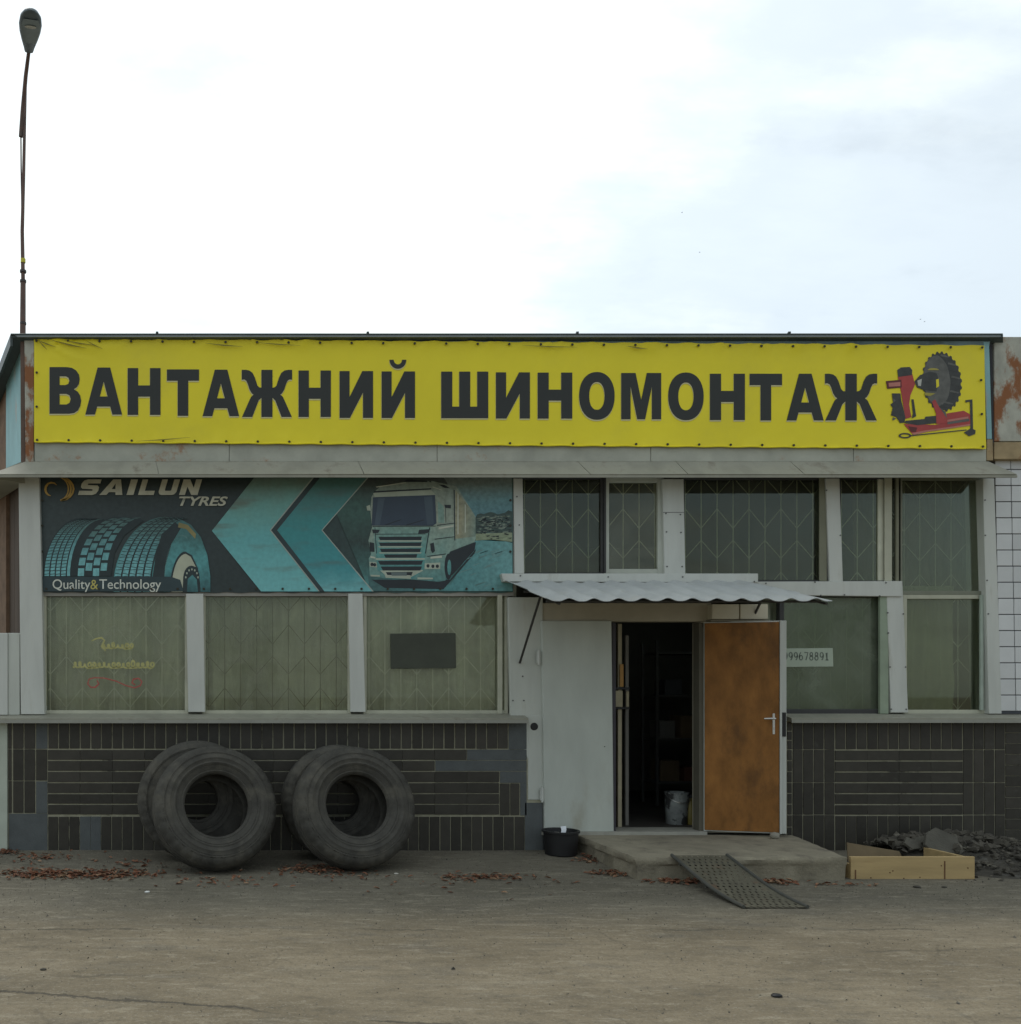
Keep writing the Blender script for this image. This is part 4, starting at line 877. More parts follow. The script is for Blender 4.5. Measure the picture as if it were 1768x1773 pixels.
flat('vent', [q6((722, 412), (770, 415), (760, 434), (728, 436))], t4_-.0006, tdk, T); flat('vent', [q6((1010, 415), (1080, 410), (1062, 436), (1004, 438))], t4_-.0006, tdk, T)
flat('headlight', [q6((706, 610), (750, 615), (752, 645), (708, 640))], t4_-.0007, tl, T); flat('headlight', [q6((1045, 620), (1140, 615), (1140, 655), (1045, 655))], t4_-.0007, tl, T)
for c_ in ((1065, 636), (1095, 638), (1122, 638), (722, 627), (738, 629)): flat('lamp', [q6(*ell(*c_, 10, 11, 10))], t4_-.0012, tdk, T)
flat('marker', [q6((1078, 500), (1100, 492), (1108, 545), (1092, 558), (1082, 540))], t4_-.0006, tdk, T); flat('marker', [q6((706, 490), (735, 495), (738, 550), (710, 548))], t4_-.0006, tdk, T)
flat('fog_lamp_bar', [q6((1000, 706), (1095, 708), (1095, 718), (1000, 718))], t4_-.0007, tl, T); flat('fog_lamp_bar', [q6((712, 690), (770, 692), (770, 702), (716, 700))], t4_-.0007, tl, T)
def many(name, quads, y, m, parent):
    vs = []; fs = []; base = parent_loc(parent)
    for q in quads:
        k = len(vs); vs += [W(*p, y)-base for p in q]; fs.append(tuple(range(k, k+len(q))))
    me = bpy.data.meshes.new(name); me.from_pydata(vs, [], fs); me.materials.append(m); bm = bmesh.new(); bm.from_mesh(me)
    for f in bm.faces:
        if f.normal.y > 0: f.normal_flip()
    bm.to_mesh(me); bm.free(); o = bpy.data.objects.new(name, me); COL.objects.link(o); o.parent = parent; return o
many('windshield_sheen', [q6((760, 222), (800, 220), (770, 386), (738, 386)), q6((1040, 214), (1090, 210), (1100, 380), (1060, 384))], t4_-.0008, mat('ad_sheen', (.06, .09, .12), .4, .2, 4), T)
many('wiper', [q6((800, 384), (900, 350), (902, 354), (806, 388)), q6((930, 384), (1040, 352), (1042, 356), (936, 388))], t4_-.0010, tdk, T)
many('body_line', [q6((725, 392), (1112, 390), (1112, 394), (725, 397)), q6((745, 440), (1050, 438), (1050, 442), (745, 444)), q6((1072, 400), (1078, 400), (1052, 560), (1046, 560)), q6((738, 400), (742, 400), (752, 560), (748, 560)),
                   q6((1120, 385), (1225, 372), (1225, 376), (1120, 390)), q6((1105, 470), (1228, 455), (1228, 459), (1106, 475)), q6((1060, 575), (1175, 560), (1175, 565), (1060, 580)), q6((1170, 270), (1173, 270), (1176, 372), (1173, 372))], t4_-.0011, tdk, T)
many('body_highlight', [q6((745, 150), (930, 124), (930, 128), (750, 156)), q6((1092, 150), (1150, 170), (1150, 174), (1092, 155)), q6((1130, 400), (1222, 385), (1222, 396), (1130, 412)), q6((1080, 580), (1150, 572), (1150, 586), (1080, 592)), q6((712, 575), (742, 582), (742, 592), (712, 586)),
                        q6((1245, 190), (1252, 200), (1252, 440), (1245, 445)), q6((1290, 255), (1296, 264), (1296, 430), (1290, 433)), q6((812, 692), (960, 694), (955, 698), (815, 697))], t4_-.0012, mat('ad_highlight', (.55, .58, .48), .5, .1, 9), T)
many('number_plate', [q6((840, 676), (935, 676), (935, 696), (842, 696))], t4_-.0013, mat('ad_plate', (.12, .16, .16), .5), T)
rq = random.Random(9)
many('road_streak', [[(x0_, y0_), (x0_+l_, y0_-l_*.35), (x0_+l_, y0_-l_*.35+.9), (x0_, y0_+1.1)] for x0_, y0_, l_ in [(rq.uniform(785, 860), rq.uniform(955, 1018), rq.uniform(8, 25)) for _ in range(26)]], t2_-.0004, mat('ad_streak', (.17, .30, .29), .5, .2, 6), T)
many('hill_fleck', [[(x0_, y0_), (x0_+l_, y0_-1), (x0_+l_*.8, y0_+1.2)] for x0_, y0_, l_ in [(rq.uniform(824, 876), rq.uniform(893, 922), rq.uniform(4, 11)) for _ in range(60)]], t3_-.0004, mat('ad_fleck', (.22, .27, .22), .5, .3, 12), T)
many('hill_fleck', [[(x0_, y0_), (x0_+l_, y0_-1), (x0_+l_*.8, y0_+1.2)] for x0_, y0_, l_ in [(rq.uniform(824, 878), rq.uniform(896, 934), rq.uniform(4, 10)) for _ in range(60)]], t3_-.0007, tdk, T)
# three tyres
def q5(*p): return [(x/3.536, 800+y/3.536) for x, y in p]
ttd = mat('ad_tyre_dark', (.020, .035, .038), .5, .25, 7); ttm = bnd([(0, (.20, .50, .52)), (.4, (.13, .34, .36)), (.75, (.09, .19, .18)), (1, (.05, .09, .085))], 2, .16, .76, 'ad_tyre_tread', .3); tts = bnd([(0, (.04, .13, .14)), (.35, (.10, .34, .35)), (.6, (.07, .22, .22)), (1, (.05, .09, .08))], 2, .02, .76, 'ad_tyre_side', .35)
def arc(x0, y0, x1, y1, bulge, n_=12):                # quarter-ellipse from bottom to top
    return [(x1+(x0-x1)*math.cos(math.pi/2*i/n_), y0+(y1-y0)*math.sin(math.pi/2*i/n_)) for i in range(n_+1)]
def tyre_print(xl, xr, yt, xs_, base, treads, lay, body_r):
    flat('printed_tyre', [q5(*arc(xl, base, xl+(xr-xl)*.62, yt, 0), *body_r)], lay, ttd, T)
    for a_, c_ in treads:
        lo_ = arc(xl+a_, base, xl+(xr-xl)*.62+a_*.85, yt+8, 0); hi_ = arc(xl+c_, base, xl+(xr-xl)*.62+c_*.85, yt+8, 0)
        flat('tread_rib', [q5(*lo_, *reversed(hi_))], lay-.0006, ttm, T)
tyre_print(268, 640, 342, 0, 698, [(4, 32), (40, 66), (74, 98), (106, 134), (142, 160)], t1_, [(640, 350), (560, 430), (500, 560), (480, 698)])
flat('printed_tyre', [q5(*arc(470, 698, 720, 336, 0), (860, 345), (880, 360), (760, 450), (700, 560), (680, 698))], t2_, ttd, T)
for i in range(8):
    for k in range(4):
        t_ = (i+.5*(k % 2))/8.5; a0_ = math.pi/2*t_; a1_ = math.pi/2*min(1, t_+.085); off = 6+k*46
        def pt(a, o): return (720+o*.86+(470-720)*math.cos(a)+o*.14*math.cos(a), 698+(340-698)*math.sin(a))
        flat('tread_block', [q5(pt(a0_, off), pt(a0_, off+38), pt(a1_, off+38), pt(a1_, off))], t2_-.0006, ttm, T)
flat('printed_tyre', [q5(*arc(690, 795, 1010, 336, 0), (1090, 342), (1170, 385), (1230, 460), (1270, 570), (1288, 700), (1288, 795))], t3_, tts, T)
for a_, c_ in ((6, 42), (52, 86), (96, 130), (140, 174), (186, 224)):
    lo_ = arc(690+a_, 795, 1010+a_*.62, 342, 0); hi_ = arc(690+c_, 795, 1010+c_*.62, 342, 0); flat('tread_rib', [q5(*lo_, *reversed(hi_))], t3_-.0006, ttm, T)
for c_ in (47, 91, 135, 180, 230):
    lo_ = arc(690+c_-5, 795, 1010+c_*.62-3, 342, 0); hi_ = arc(690+c_+5, 795, 1010+c_*.62+3, 342, 0); flat('tread_groove', [q5(*lo_, *reversed(hi_))], t3_-.0010, ttd, T)
sp_ = []
def apt(xl, xt, yb_, yt_, a): return (xt+(xl-xt)*math.cos(a), yb_+(yt_-yb_)*math.sin(a))
for a_, c_ in ((4, 32), (40, 66), (74, 98), (106, 134)):
    for i in range(26):
        a = math.pi/2*(i+.5)/26; p = apt(268+a_, 268+372*.62+a_*.85, 698, 350, a); q = apt(268+c_, 268+372*.62+c_*.85, 698, 350, a); d_ = 2.2
        sp_.append(q5((p[0], p[1]-d_), (q[0], q[1]-d_-3), (q[0], q[1]+d_-3), (p[0], p[1]+d_)))
many('tread_sipe', sp_, t1_-.0009, ttd, T)
sp_ = []
for a_, c_ in ((6, 42), (52, 86), (96, 130), (140, 174), (186, 224)):
    for i in range(34):
        a = math.pi/2*(i+.5)/34; p = apt(690+a_, 1010+a_*.62, 795, 342, a); q = apt(690+c_, 1010+c_*.62, 795, 342, a); d_ = 1.9; k_ = 6 if i % 2 else -3
        sp_.append(q5((p[0], p[1]-d_), (q[0], q[1]-d_+k_), (q[0], q[1]+d_+k_), (p[0], p[1]+d_)))
many('tread_sipe', sp_, t3_-.0009, ttd, T)
sp_ = []
for i in range(44):
    a = math.pi*(.02+.60*i/44); x_ = 1135+140*math.cos(a)*-1; 
    sp_.append(q5((1110+100*math.cos(math.pi-a), 720-270*math.sin(a)), (1110+104*math.cos(math.pi-a), 722-280*math.sin(a)), (1112+104*math.cos(math.pi-a), 728-280*math.sin(a)), (1112+100*math.cos(math.pi-a), 726-270*math.sin(a))))
many('sidewall_marking', sp_, t3_-.0016, mat('ad_sidewall_mark', (.16, .30, .29), .5), T)
flat('sidewall_shade', [q5((1000, 795), (1010, 640), (1050, 500), (1110, 400), (1075, 370), (990, 440), (955, 560), (935, 700), (930, 795))], t3_-.0012, ttd, T)
flat('sidewall_glow', [q5((1095, 370), (1150, 385), (1200, 440), (1195, 470), (1140, 410), (1090, 400))], t3_-.0013, mat('ad_glow', (.28, .24, .10), .5, .2, 5), T)
flat('printed_wheel_edge', [q5(*arc(1040, 795, 1135, 548, 0), (1175, 570), (1212, 650), (1225, 740), (1228, 795))], t3_-.0014, ttd, T)
flat('printed_wheel', [q5(*arc(1050, 795, 1138, 562, 0), (1168, 580), (1198, 640), (1205, 640), (1150, 650), (1122, 700), (1118, 795))], t3_-.0018, mat('ad_rim', (.48, .50, .38), .5, .15, 4), T)
flat('printed_hub', [q5(*ell(1172, 710, 50, 76, 20), )], t3_-.0020, ttd, T); flat('printed_hub_cap', [q5((1145, 795), (1150, 715), (1178, 690), (1205, 720), (1212, 795))], t3_-.0024, tts, T)
for k in range(7):
    a = math.pi*(.95-.9*k/6); flat('wheel_nut', [q5(*ell(1175+38*math.cos(a), 715-58*math.sin(a), 5, 7, 8))], t3_-.0026, tl, T)
# slogan band
flat('slogan_band', [[(73.5, 998.5), (296, 998.5), (312, 1004), (318, 1024), (74.5, 1024)]], t5_-.002, mat('ad_band', (.030, .055, .062), .5, .15, 4), T)
# crescent logo
gold = mat('ad_gold', (.48, .30, .07), .5, .18, 8); goldp = mat('ad_gold_pale', (.58, .57, .45), .5, .15, 8)
lw = [1, 2.2, 3, 3.6, 4, 4, 3.6, 3, 2.2, 1]
flat('logo_crescent', [stroke([(89.5+11*math.cos(R(a)), 847-11.5*math.sin(R(a))) for a in (38, 65, 95, 125, 155, 185, 210, 230, 245, 262)], lw)], t4_-.002, gold, T)
for k_, (rx, ry, ww) in enumerate(((27, 21, 3.2), (22.5, 21, 3.2), (18, 20, 2.2))):
    flat('logo_arc', [stroke([(100.5+rx*math.cos(R(a)), 846.5-ry*math.sin(R(a))) for a in (74, 55, 38, 18, 0, -20, -40, -58, -78)], [1, ww*.9, ww, ww, ww, ww, ww, ww, 1.5])], t4_-.002, gold, T)
def text(s, px0, px1, pyt, pyb, y, m, parent, name, bold=0.0, shear=0.0, caps='A'):
    cu = bpy.data.curves.new(name, 'FONT'); cu.body = s; cu.offset = bold; cu.shear = shear; cu.resolution_u = 4; cu.fill_mode = 'FRONT'
    ob = bpy.data.objects.new('tmp', cu); COL.objects.link(ob); bpy.context.view_layer.update()
    me = bpy.data.meshes.new_from_object(ob.evaluated_get(bpy.context.evaluated_depsgraph_get()))
    bpy.data.objects.remove(ob); bpy.data.curves.remove(cu)
    vs = [v.co.copy() for v in me.vertices]; x0 = min(v.x for v in vs); x1 = max(v.x for v in vs); y0 = min(v.y for v in vs); y1 = max(v.y for v in vs)
    base = parent_loc(parent)
    for v in me.vertices:
        u = (v.co.x-x0)/(x1-x0); t = (v.co.y-y0)/(y1-y0); v.co = W(px0+(px1-px0)*u, pyb+(pyt-pyb)*t, y)-base
    me.name = name; me.materials.clear(); me.materials.append(m)
    o = bpy.data.objects.new(name, me); COL.objects.link(o); o.parent = parent; return o
yT = t5_-.003
def Sl(): return [[(.0, .0), (.0, .27), (.66, .27), (.70, .31), (.66, .37), (.14, .40), (.03, .50), (.02, .72), (.10, .92), (.28, 1), (1, 1), (1, .74), (.38, .74), (.34, .70), (.38, .64), (.88, .61), (.99, .50), (1, .28), (.92, .08), (.76, 0)]]
def Al(): return [[(0, 0), (.40, 1), (.74, 1), (1, 0), (.70, 0), (.66, .18), (.38, .18), (.30, 0)], [(.46, .38), (.62, .38), (.56, .74)]]
def Il(): return [[(0, 0), (0, 1), (1, 1), (1, 0)]]
def Ll(): return [[(0, 0), (0, 1), (.36, 1), (.36, .27), (1, .27), (1, 0)]]
def Ul(): return [[(0, .2), (0, 1), (.32, 1), (.32, .32), (.36, .27), (.64, .27), (.68, .32), (.68, 1), (1, 1), (1, .2), (.92, .05), (.80, 0), (.20, 0), (.08, .05)]]
def Nl(): return [[(0, 0), (0, 1), (.36, 1), (.68, .46), (.68, 1), (1, 1), (1, 0), (.66, 0), (.32, .54), (.32, 0)]]
for fn, x0, x1 in ((Sl, 137, 170), (Al, 174, 214), (Il, 221, 233), (Ll, 241, 268), (Ul, 275, 306), (Nl, 312, 344)):
    flat('brand_letter', [[(x0+(x1-x0)*u+8*v-2, 857-27*v) for u, v in c] for c in fn()], yT, goldp, T)
text('TYRES', 310, 394.5, 859.5, 876, yT, goldp, T, 'brand_lettering', .025, .30)
pal = mat('ad_white_ink', (.66, .68, .60), .5, .05, 8)
text('Quality', 91, 156.5, 1003, 1025, yT-.001, pal, T, 'slogan', .004); text('&', 156.5, 170, 1004, 1020.5, yT-.001, mat('ad_yellow_ink', (.50, .44, .12), .5), T, 'slogan', .004); text('Technology', 172, 279, 1003, 1025, yT-.001, pal, T, 'slogan', .004)
for i in range(18):
    px = 80+45.5*i; inst('eyelet', ey_me, W(px, 1019.5, yT-.002), T)
for py in (866, 910, 955): inst('eyelet', ey_me, W(73, py, yT), T); inst('eyelet', ey_me, W(884, py, yT), T)

# ------------------------------------------------------------------ paper with a phone number, board in the window
p_ = thing('phone_number_sheet', 'pale paper sheet with a phone number stuck inside the greenish window', 'paper sign', W(1400, 1156, .072))
MB().pq((1338, 1123), (1442, 1122), (1443, 1154), (1338, 1155), .0995, .1005).build('sheet', mat('greenish_paper', (.40, .46, .37), .8, .05, 4), p_)
def digit(ch, x0, y0, w_, h_):
    c_ = lambda cx, cy2, rx, ry, a0, a1, n_=14: [(cx+rx*math.cos(R(a0+(a1-a0)*i/n_)), cy2+ry*math.sin(R(a0+(a1-a0)*i/n_))) for i in range(n_+1)]
    d = {'9': [c_(.5, .68, .36, .30, 0, 360), c_(.40, .50, .46, .48, 20, -80)], '6': [c_(.5, .32, .36, .30, 0, 360), c_(.60, .50, .46, .48, 100, 200)], '8': [c_(.5, .75, .30, .23, 0, 360), c_(.5, .27, .37, .27, 0, 360)],
         '7': [[(.08, .97), (.90, .97), (.70, .5), (.42, 0)]], '1': [[(.22, .80), (.55, .98), (.55, 0)], [(.20, .02), (.88, .02)]]}[ch]
    return [stroke([(x0+w_*u, y0+h_*(1-v)) for u, v in p], 1.9) for p in d]
ink = mat('grey_print', (.13, .155, .13), .8, .1, 20)
for i_, ch in enumerate('999678891'):
    for p in digit(ch, 1356.5+8.95*i_, 1129.5, 7.4, 13.5): flat('digit', [p], .0985, ink, p_)
bo = MB().pq((676, 1097), (789, 1096), (790, 1157), (677, 1158), .092, .1035); tag(bo.build('window_board', mat('dark_green_board', (.055, .062, .045), .7, .15, 5, .05, 40), bevel=.002), 'dark green rectangular board fixed to the grilled window', 'board')

# ------------------------------------------------------------------ doorstep
st_ = MB(); z1 = Z(1446, -.05)
poly = [(X(996, -.03), -.035), (X(1372, -.03), -.035), (X(1468, -1.2), -1.2), (X(1100, -1.2), -1.2)]
nS = 40; vs = []
b = MB(); per = []
for k in range(4):
    p, q = Vector(poly[k]), Vector(poly[(k+1) % 4]); nn_ = 2 if k == 0 else 24
    for i in range(nn_): per.append((p.lerp(q, i/nn_), k))
cen = Vector((sum(p[0] for p in poly)/4, sum(p[1] for p in poly)/4))
def ring(off, z, amp, seed):
    r = []
    for (p, k) in per:
        n_ = noise.noise(Vector((p.x*7, p.y*7, seed)))
        d_ = (p-cen).normalized(); s = 0 if k == 0 else 1
        r.append(Vector((p.x+d_.x*(off+amp*n_)*s, p.y+d_.y*(off+amp*n_)*s, z+.4*amp*noise.noise(Vector((p.x*9, p.y*9, seed+3))))))
    return r
rings = [ring(-.06, z1+.002, .002, 1), ring(-.008, z1, .012, 2), ring(0, z1-.02, .014, 3), ring(-.004, z1-.055, .014, 4), ring(-.02, z1-.07, .012, 5), ring(-.02, -.10, .006, 6)]
for rg in rings: b.v += rg
m0 = len(per)
for i in range(len(rings)-1):
    for j in range(m0): a_ = i*m0+j; c_ = i*m0+(j+1) % m0; b.f.append((a_, c_, c_+m0, a_+m0))
b.f.append(tuple(range(m0)))
tag(b.build('concrete_doorstep', CONCS, smooth=True), 'low worn concrete step with chipped edges before the open doorway', 'step')

# ------------------------------------------------------------------ perforated steel ramp
rx0, rx1 = X(1166, -1.2), X(1262, -1.2); yA, yZ = -1.17, -2.17
Rm = thing('steel_ramp', 'perforated steel plate sloping from the concrete step to the ground', 'ramp', ((rx0+rx1)/2, yZ, gz(rx0, yZ)))
def rz(t): return (z1+.012)*(1-t)+(gz(rx0, yZ)+.012)*t - .045*math.sin(math.pi*t)*(.4+t*.6)
b = MB(); nu, nv = 30, 76
for j in range(nv+1):
    t = j/nv
    for i in range(nu+1): u = i/nu; b.v.append(Vector((rx0+(rx1-rx0)*u+.05*t, yA+(yZ-yA)*t, rz(t))))
for j in range(nv):
    for i in range(nu):
        r_ = j % 4; hole_ = (i % 3 == (0 if (j//4) % 2 else 1)) and r_ in (1, 2) and 1 < i < nu-2
        if hole_: continue
        a_ = j*(nu+1)+i; b.f.append((a_, a_+1, a_+nu+2, a_+nu+1))
b.build('perforated_plate', STEEL, Rm)
for u in (0, 1):
    pts = [Vector((rx0+(rx1-rx0)*u+.05*t, yA+(yZ-yA)*t, rz(t)+.004)) for t in [i/10 for i in range(11)]]
    MB().tube(pts, .013, 8).build('edge_rail', mat('ramp_rail_steel', (.07, .07, .06), .6, .2, 8), Rm, smooth=True)
# underside so that holes read dark
for t in (.12, .5, .88):
    MB().box(rx0+.05*t, rx1+.05*t, yA+(yZ-yA)*t-.015, yA+(yZ-yA)*t+.015, rz(t)-.03, rz(t)-.004).build('cross_bar', mat('ramp_rail_steel', (.07, .07, .06)), Rm)

# ------------------------------------------------------------------ tyres
def tyre(label, c, yaw, tilt, od, wd, rim, seed, group):
    """axis starts along -Y (towards camera), leans back by tilt, turns by yaw; c = bottom contact point"""
    ro, ri, h = od/2, rim/2, wd/2
    side = [(ri, .60), (ri+.006, .72), (ri+.022, .80), (ri+.030, .79), (ri+.05, .88), (ri+.085, .965), (ri+.088, .985), (ri+.097, .985), (ri+.10, .972), (ri+.125, .995), (ri+.128, 1.012), (ri+.134, 1.012), (ri+.137, .996), (ri+.160, .985), (ro-.085, .955), (ro-.083, .975), (ro-.075, .97), (ro-.070, .940), (ro-.062, .925), (ro-.050, .90), (ro-.032, .82), (ro-.020, .72)]
    prof = [(r_, -h*t_) for r_, t_ in side]
    for g_ in (-.46, -.16, .16, .46):
        k_ = ro-.034*g_*g_
        prof += [(k_, h*(g_-.06)), (k_-.012, h*(g_-.04)), (k_-.012, h*(g_+.04)), (k_, h*(g_+.06))]
    prof += [(r_, h*t_) for r_, t_ in reversed(side)]
    prof += [(ri+.012, h*.58), (ri+.05, h*.66), (ro-.09, h*.76), (ro-.055, h*.5), (ro-.05, 0), (ro-.055, -h*.5), (ro-.09, -h*.76), (ri+.05, -h*.66), (ri+.012, -h*.58)]
    NS = 132; b = MB().lathe(prof, NS, closed=True); npf = len(prof)
    for i_, (r_, hh_) in enumerate(prof):
        if ro-.075 < r_ and abs(hh_) > h*.60 and i_ < 2*len(side)+16:
            for j_ in range(NS):
                if j_ % 4 == 0: v_ = b.v[i_*NS+j_]; k2 = 1-.010/r_; v_.x *= k2; v_.y *= k2; v_.z *= .985
    # sidewall ribs and slight flat at the foot
    M = Matrix.Rotation(yaw, 4, 'Z') @ Matrix.Rotation(-tilt, 4, 'X') @ Matrix.Rotation(R(90), 4, 'X')
    vs = [M @ v for v in b.v]; zmin = min(v.z for v in vs); low = [v for v in vs if v.z < zmin+.004]
    mid_ = sum(low, Vector())/len(low); off = Vector((c[0]-mid_.x, c[1]-mid_.y, c[2]-zmin-.004))
    b.v = [v+off for v in vs]
    base = Vector(c)
    t_ = thing('truck_tyre', label, 'tyre', base, group)
    b.build('casing', RUBBER, t_, smooth=True)
    # raised bead and scuff ribs on the outer sidewall
    for r_, w_ in ((ri+.075, .004), (ro-.092, .004)):
        hh = h*(.945 if r_ < ri+.1 else .965)
        rib = MB().lathe([(r_-w_, hh-.006), (r_, hh+.003), (r_+w_, hh-.006)], 72); rib.v = [M @ v + off for v in rib.v]
        rib.build('sidewall_rib', RUBBER, t_, smooth=True)
    return t_
G1 = 'worn truck tyres leaning on the plinth'
# first pair
yb = -.84; tyre('front tyre of the pair nearer the white corner post, leaning on another tyre', (X(374, yb), yb, gz(0, yb)), R(13), R(21), 1.06, .33, .54, 1, G1)
yb = -.37; tyre('rear tyre pressed between the plinth and the tyre nearer white corner post', (X(341, yb), yb, gz(0, yb)), R(6), R(9), 1.06, .32, .36, 2, G1)
yb = -.80; tyre('front tyre of the pair nearer the white door, leaning on another tyre', (X(616, yb), yb, gz(0, yb)), R(10), R(19), 1.05, .32, .53, 3, G1)
yb = -.34; tyre('rear tyre mostly hidden in the pair nearer the white door', (X(585, yb), yb, gz(0, yb)), R(5), R(8), 1.02, .30, .36, 4, G1)

# ------------------------------------------------------------------ rubber tub with paper
tp = W(971, 1478, -.2); tz = gz(tp.x, -.2)
tub = thing('rubber_tub', 'small round black tub standing between plinth and concrete step', 'tub', (tp.x, -.2, tz))
b = MB().lathe([(0, .004), (.135, .002), (.14, .006), (.155, .20), (.168, .205), (.168, .222), (.150, .222), (.146, .20), (.128, .025), (0, .022)], 36, Matrix.Translation((tp.x, -.2, tz)))
b.build('body', BLACK, tub, smooth=True)
b = MB().lathe([(.10, .03), (.145, .17), (0, .165)], 20, Matrix.Translation((tp.x, -.2, tz))); b.build('contents', mat('dark_bin_contents', (.03, .03, .05), .8), tub)
pp = MB(); q = [(-.03, 0, 0), (.012, .0, .005), (.025, .01, .05), (.03, .04, .075), (-.014, .05, .07), (-.018, .012, .045)]
for i in range(2):
    pp.v += [Vector((tp.x-.002+x, -.29+y-.006*i, tz+.19+z+.002*i)) for x, y, z in q]
pp.f = [(0, 1, 2, 5), (5, 2, 3, 4), (6, 11, 8, 7), (11, 10, 9, 8), (0, 6, 7, 1), (1, 7, 8, 2), (2, 8, 9, 3), (3, 9, 10, 4), (4, 10, 11, 5), (5, 11, 6, 0)]
tag(pp.build('crumpled_paper', mat('white_paper', (.75, .78, .82), .8, .05, 9)), 'crumpled white paper lying on top of the black tub', 'paper')

# ------------------------------------------------------------------ wooden box frame
wx0, wx1 = X(1470, -1.14), X(1684, -1.14); wz = gz(4, -1.14)-.002; wh = .182
bx_ = thing('wooden_form', 'shallow open box of new pine boards beside the concrete step', 'box', ((wx0+wx1)/2, -1.14, wz))
MB().box(wx0, wx1, -1.165, -1.138, wz, wz+wh).build('board', WOOD, bx_, .003); MB().box(wx0+.03, wx1-.03, -.66, -.635, wz, wz+wh*.42).build('board', WOOD, bx_, .003)
MB().box(wx0+.002, wx0+.028, -1.137, -.636, wz, wz+wh*.66).build('board', WOOD, bx_, .003); MB().box(wx1-.03, wx1-.003, -1.137, -.636, wz, wz+wh*.93).build('board', WOOD, bx_, .003)
DARKR0 = mat('soil_in_box', (.06, .052, .04), .95, .3, 9, .4, 40)
kn = mat('wood_knot', (.14, .07, .03), .8)
for px, a_, c_ in ((1481.5, 1506, 1527), (1636, 1491, 1528)): MB().pr(px-1.2, a_, px+1.2, c_, -1.1665, -1.1645).build('saw_mark', kn, bx_)
for px, py in ((1541, 1511), (1546, 1508), (1565, 1521), (1593, 1519), (1508, 1520), (1676, 1503), (1676, 1523), (1630, 1499)):
    c_ = W(px, py, -1.1652); MB().lathe([(0, 0), (.006, 0), (.006, .001)], 8, Matrix.Translation(c_) @ Matrix.Rotation(R(90), 4, 'X')).build('nail', kn, bx_)
cb_ = MB().hexa([Vector((wx0+.22, -.80, wz+.01)), Vector((wx0+.70, -.85, wz+.01)), Vector((wx0+.66, -.78, wz+.16)), Vector((wx0+.27, -.70, wz+.22))],
                [Vector((wx0+.22, -.79, wz+.01)), Vector((wx0+.70, -.84, wz+.01)), Vector((wx0+.66, -.77, wz+.16)), Vector((wx0+.27, -.69, wz+.22))])
MB().box(wx0+.03, wx1-.032, -1.136, -.662, wz, wz+.07).build('soil_fill', DARKR0, bx_)
tag(cb_.build('cardboard_flap', mat('brown_cardboard', (.15, .11, .06), .9, .15, 5)), 'brown cardboard piece standing inside the pine box', 'cardboard')

# ------------------------------------------------------------------ rubble heap
rr = random.Random(11)
def chunk(b, c, s, flatn=.4, n_=7):
    """irregular flake: jittered convex prism"""
    a0 = rr.uniform(0, 6.28); k = len(b.v); rot = Matrix.Rotation(rr.uniform(0, 6.28), 3, 'Z') @ Matrix.Rotation(rr.uniform(-.7, .7), 3, 'X') @ Matrix.Rotation(rr.uniform(-.7, .7), 3, 'Y')
    m_ = rr.randint(4, n_); rad = [rr.uniform(.6, 1) for _ in range(m_)]
    for sgn, sc in ((-1, 1), (1, rr.uniform(.7, .95))):
        for i in range(m_):
            a = a0+6.283*i/m_; b.v.append(Vector(c)+rot @ Vector((math.cos(a)*rad[i]*s*sc, math.sin(a)*rad[i]*s*.75*sc, sgn*s*flatn*.5)))
    b.f += [tuple(k+i for i in reversed(range(m_))), tuple(k+m_+i for i in range(m_))]+[(k+i, k+(i+1) % m_, k+m_+(i+1) % m_, k+m_+i) for i in range(m_)]
def heap(x, y):
    cx, cyy = X(1650, -.35), -.36
    h1 = .215*max(0, 1-((x-cx)/.95)**2)*max(0, 1-((y-cyy)/.48)**2); cx2 = X(1770, -.6)
    h2 = .09*max(0, 1-((x-cx2)/.9)**2)*max(0, 1-((y+.6)/.62)**2); return max(h1, h2)
b = MB(); hx0, hx1, hy0, hy1 = X(1540, -.4), X(1960, -.4), -1.25, -.01; nx_, ny_ = 60, 26
for j in range(ny_+1):
    for i in range(nx_+1):
        x = hx0+(hx1-hx0)*i/nx_; y = hy0+(hy1-hy0)*j/ny_; b.v.append(Vector((x, y, gz(x, y)-.012+heap(x, y)*.85*(1+.5*noise.noise(Vector((x*6, y*6, 0)))))))
for j in range(ny_):
    for i in range(nx_): a_ = j*(nx_+1)+i; b.f.append((a_, a_+1, a_+nx_+2, a_+nx_+1))
DARKR = mat('dark_rubble', (.050, .044, .034), .9, .35, 14, .3, 60, col2=(.12, .115, .10), t2=(.55, .7), s2=9)
tag(b.build('rubble_soil', DARKR, smooth=True), 'dark dirt heap against the tiled plinth', 'dirt', kind='stuff')
b = MB(); n_ = 0
while n_ < 1000:
    x = rr.uniform(hx0, hx1); y = rr.uniform(hy0, hy1+.0); h = heap(x, y)
    inbox = wx0-.03 < x < wx1+.03 and -1.2 < y < -.6
    if inbox or (h < .02 and rr.random() > .25): continue
    s = rr.choice((.012, .018, .025, .03, .045)) if h < .12 else rr.choice((.012, .016, .02, .03, .045, .07))
    if y > -.06: y = -.06
    chunk(b, (x, min(y, -.05-s), gz(x, y)+h*.95+s*.2), s, rr.uniform(.25, .6)); n_ += 1
tag(b.build('rubble_chips', mat('rubble_chips', (.070, .062, .048), .9, .5, 6, .2, 50, col2=(.15, .135, .105), t2=(.55, .63), s2=7)), 'loose chips of broken asphalt and tile on the dirt heap', 'rubble', kind='stuff')
SLB = mat('broken_slab', (.080, .074, .058), .85, .2, 7, .25, 50, rnd=.3)
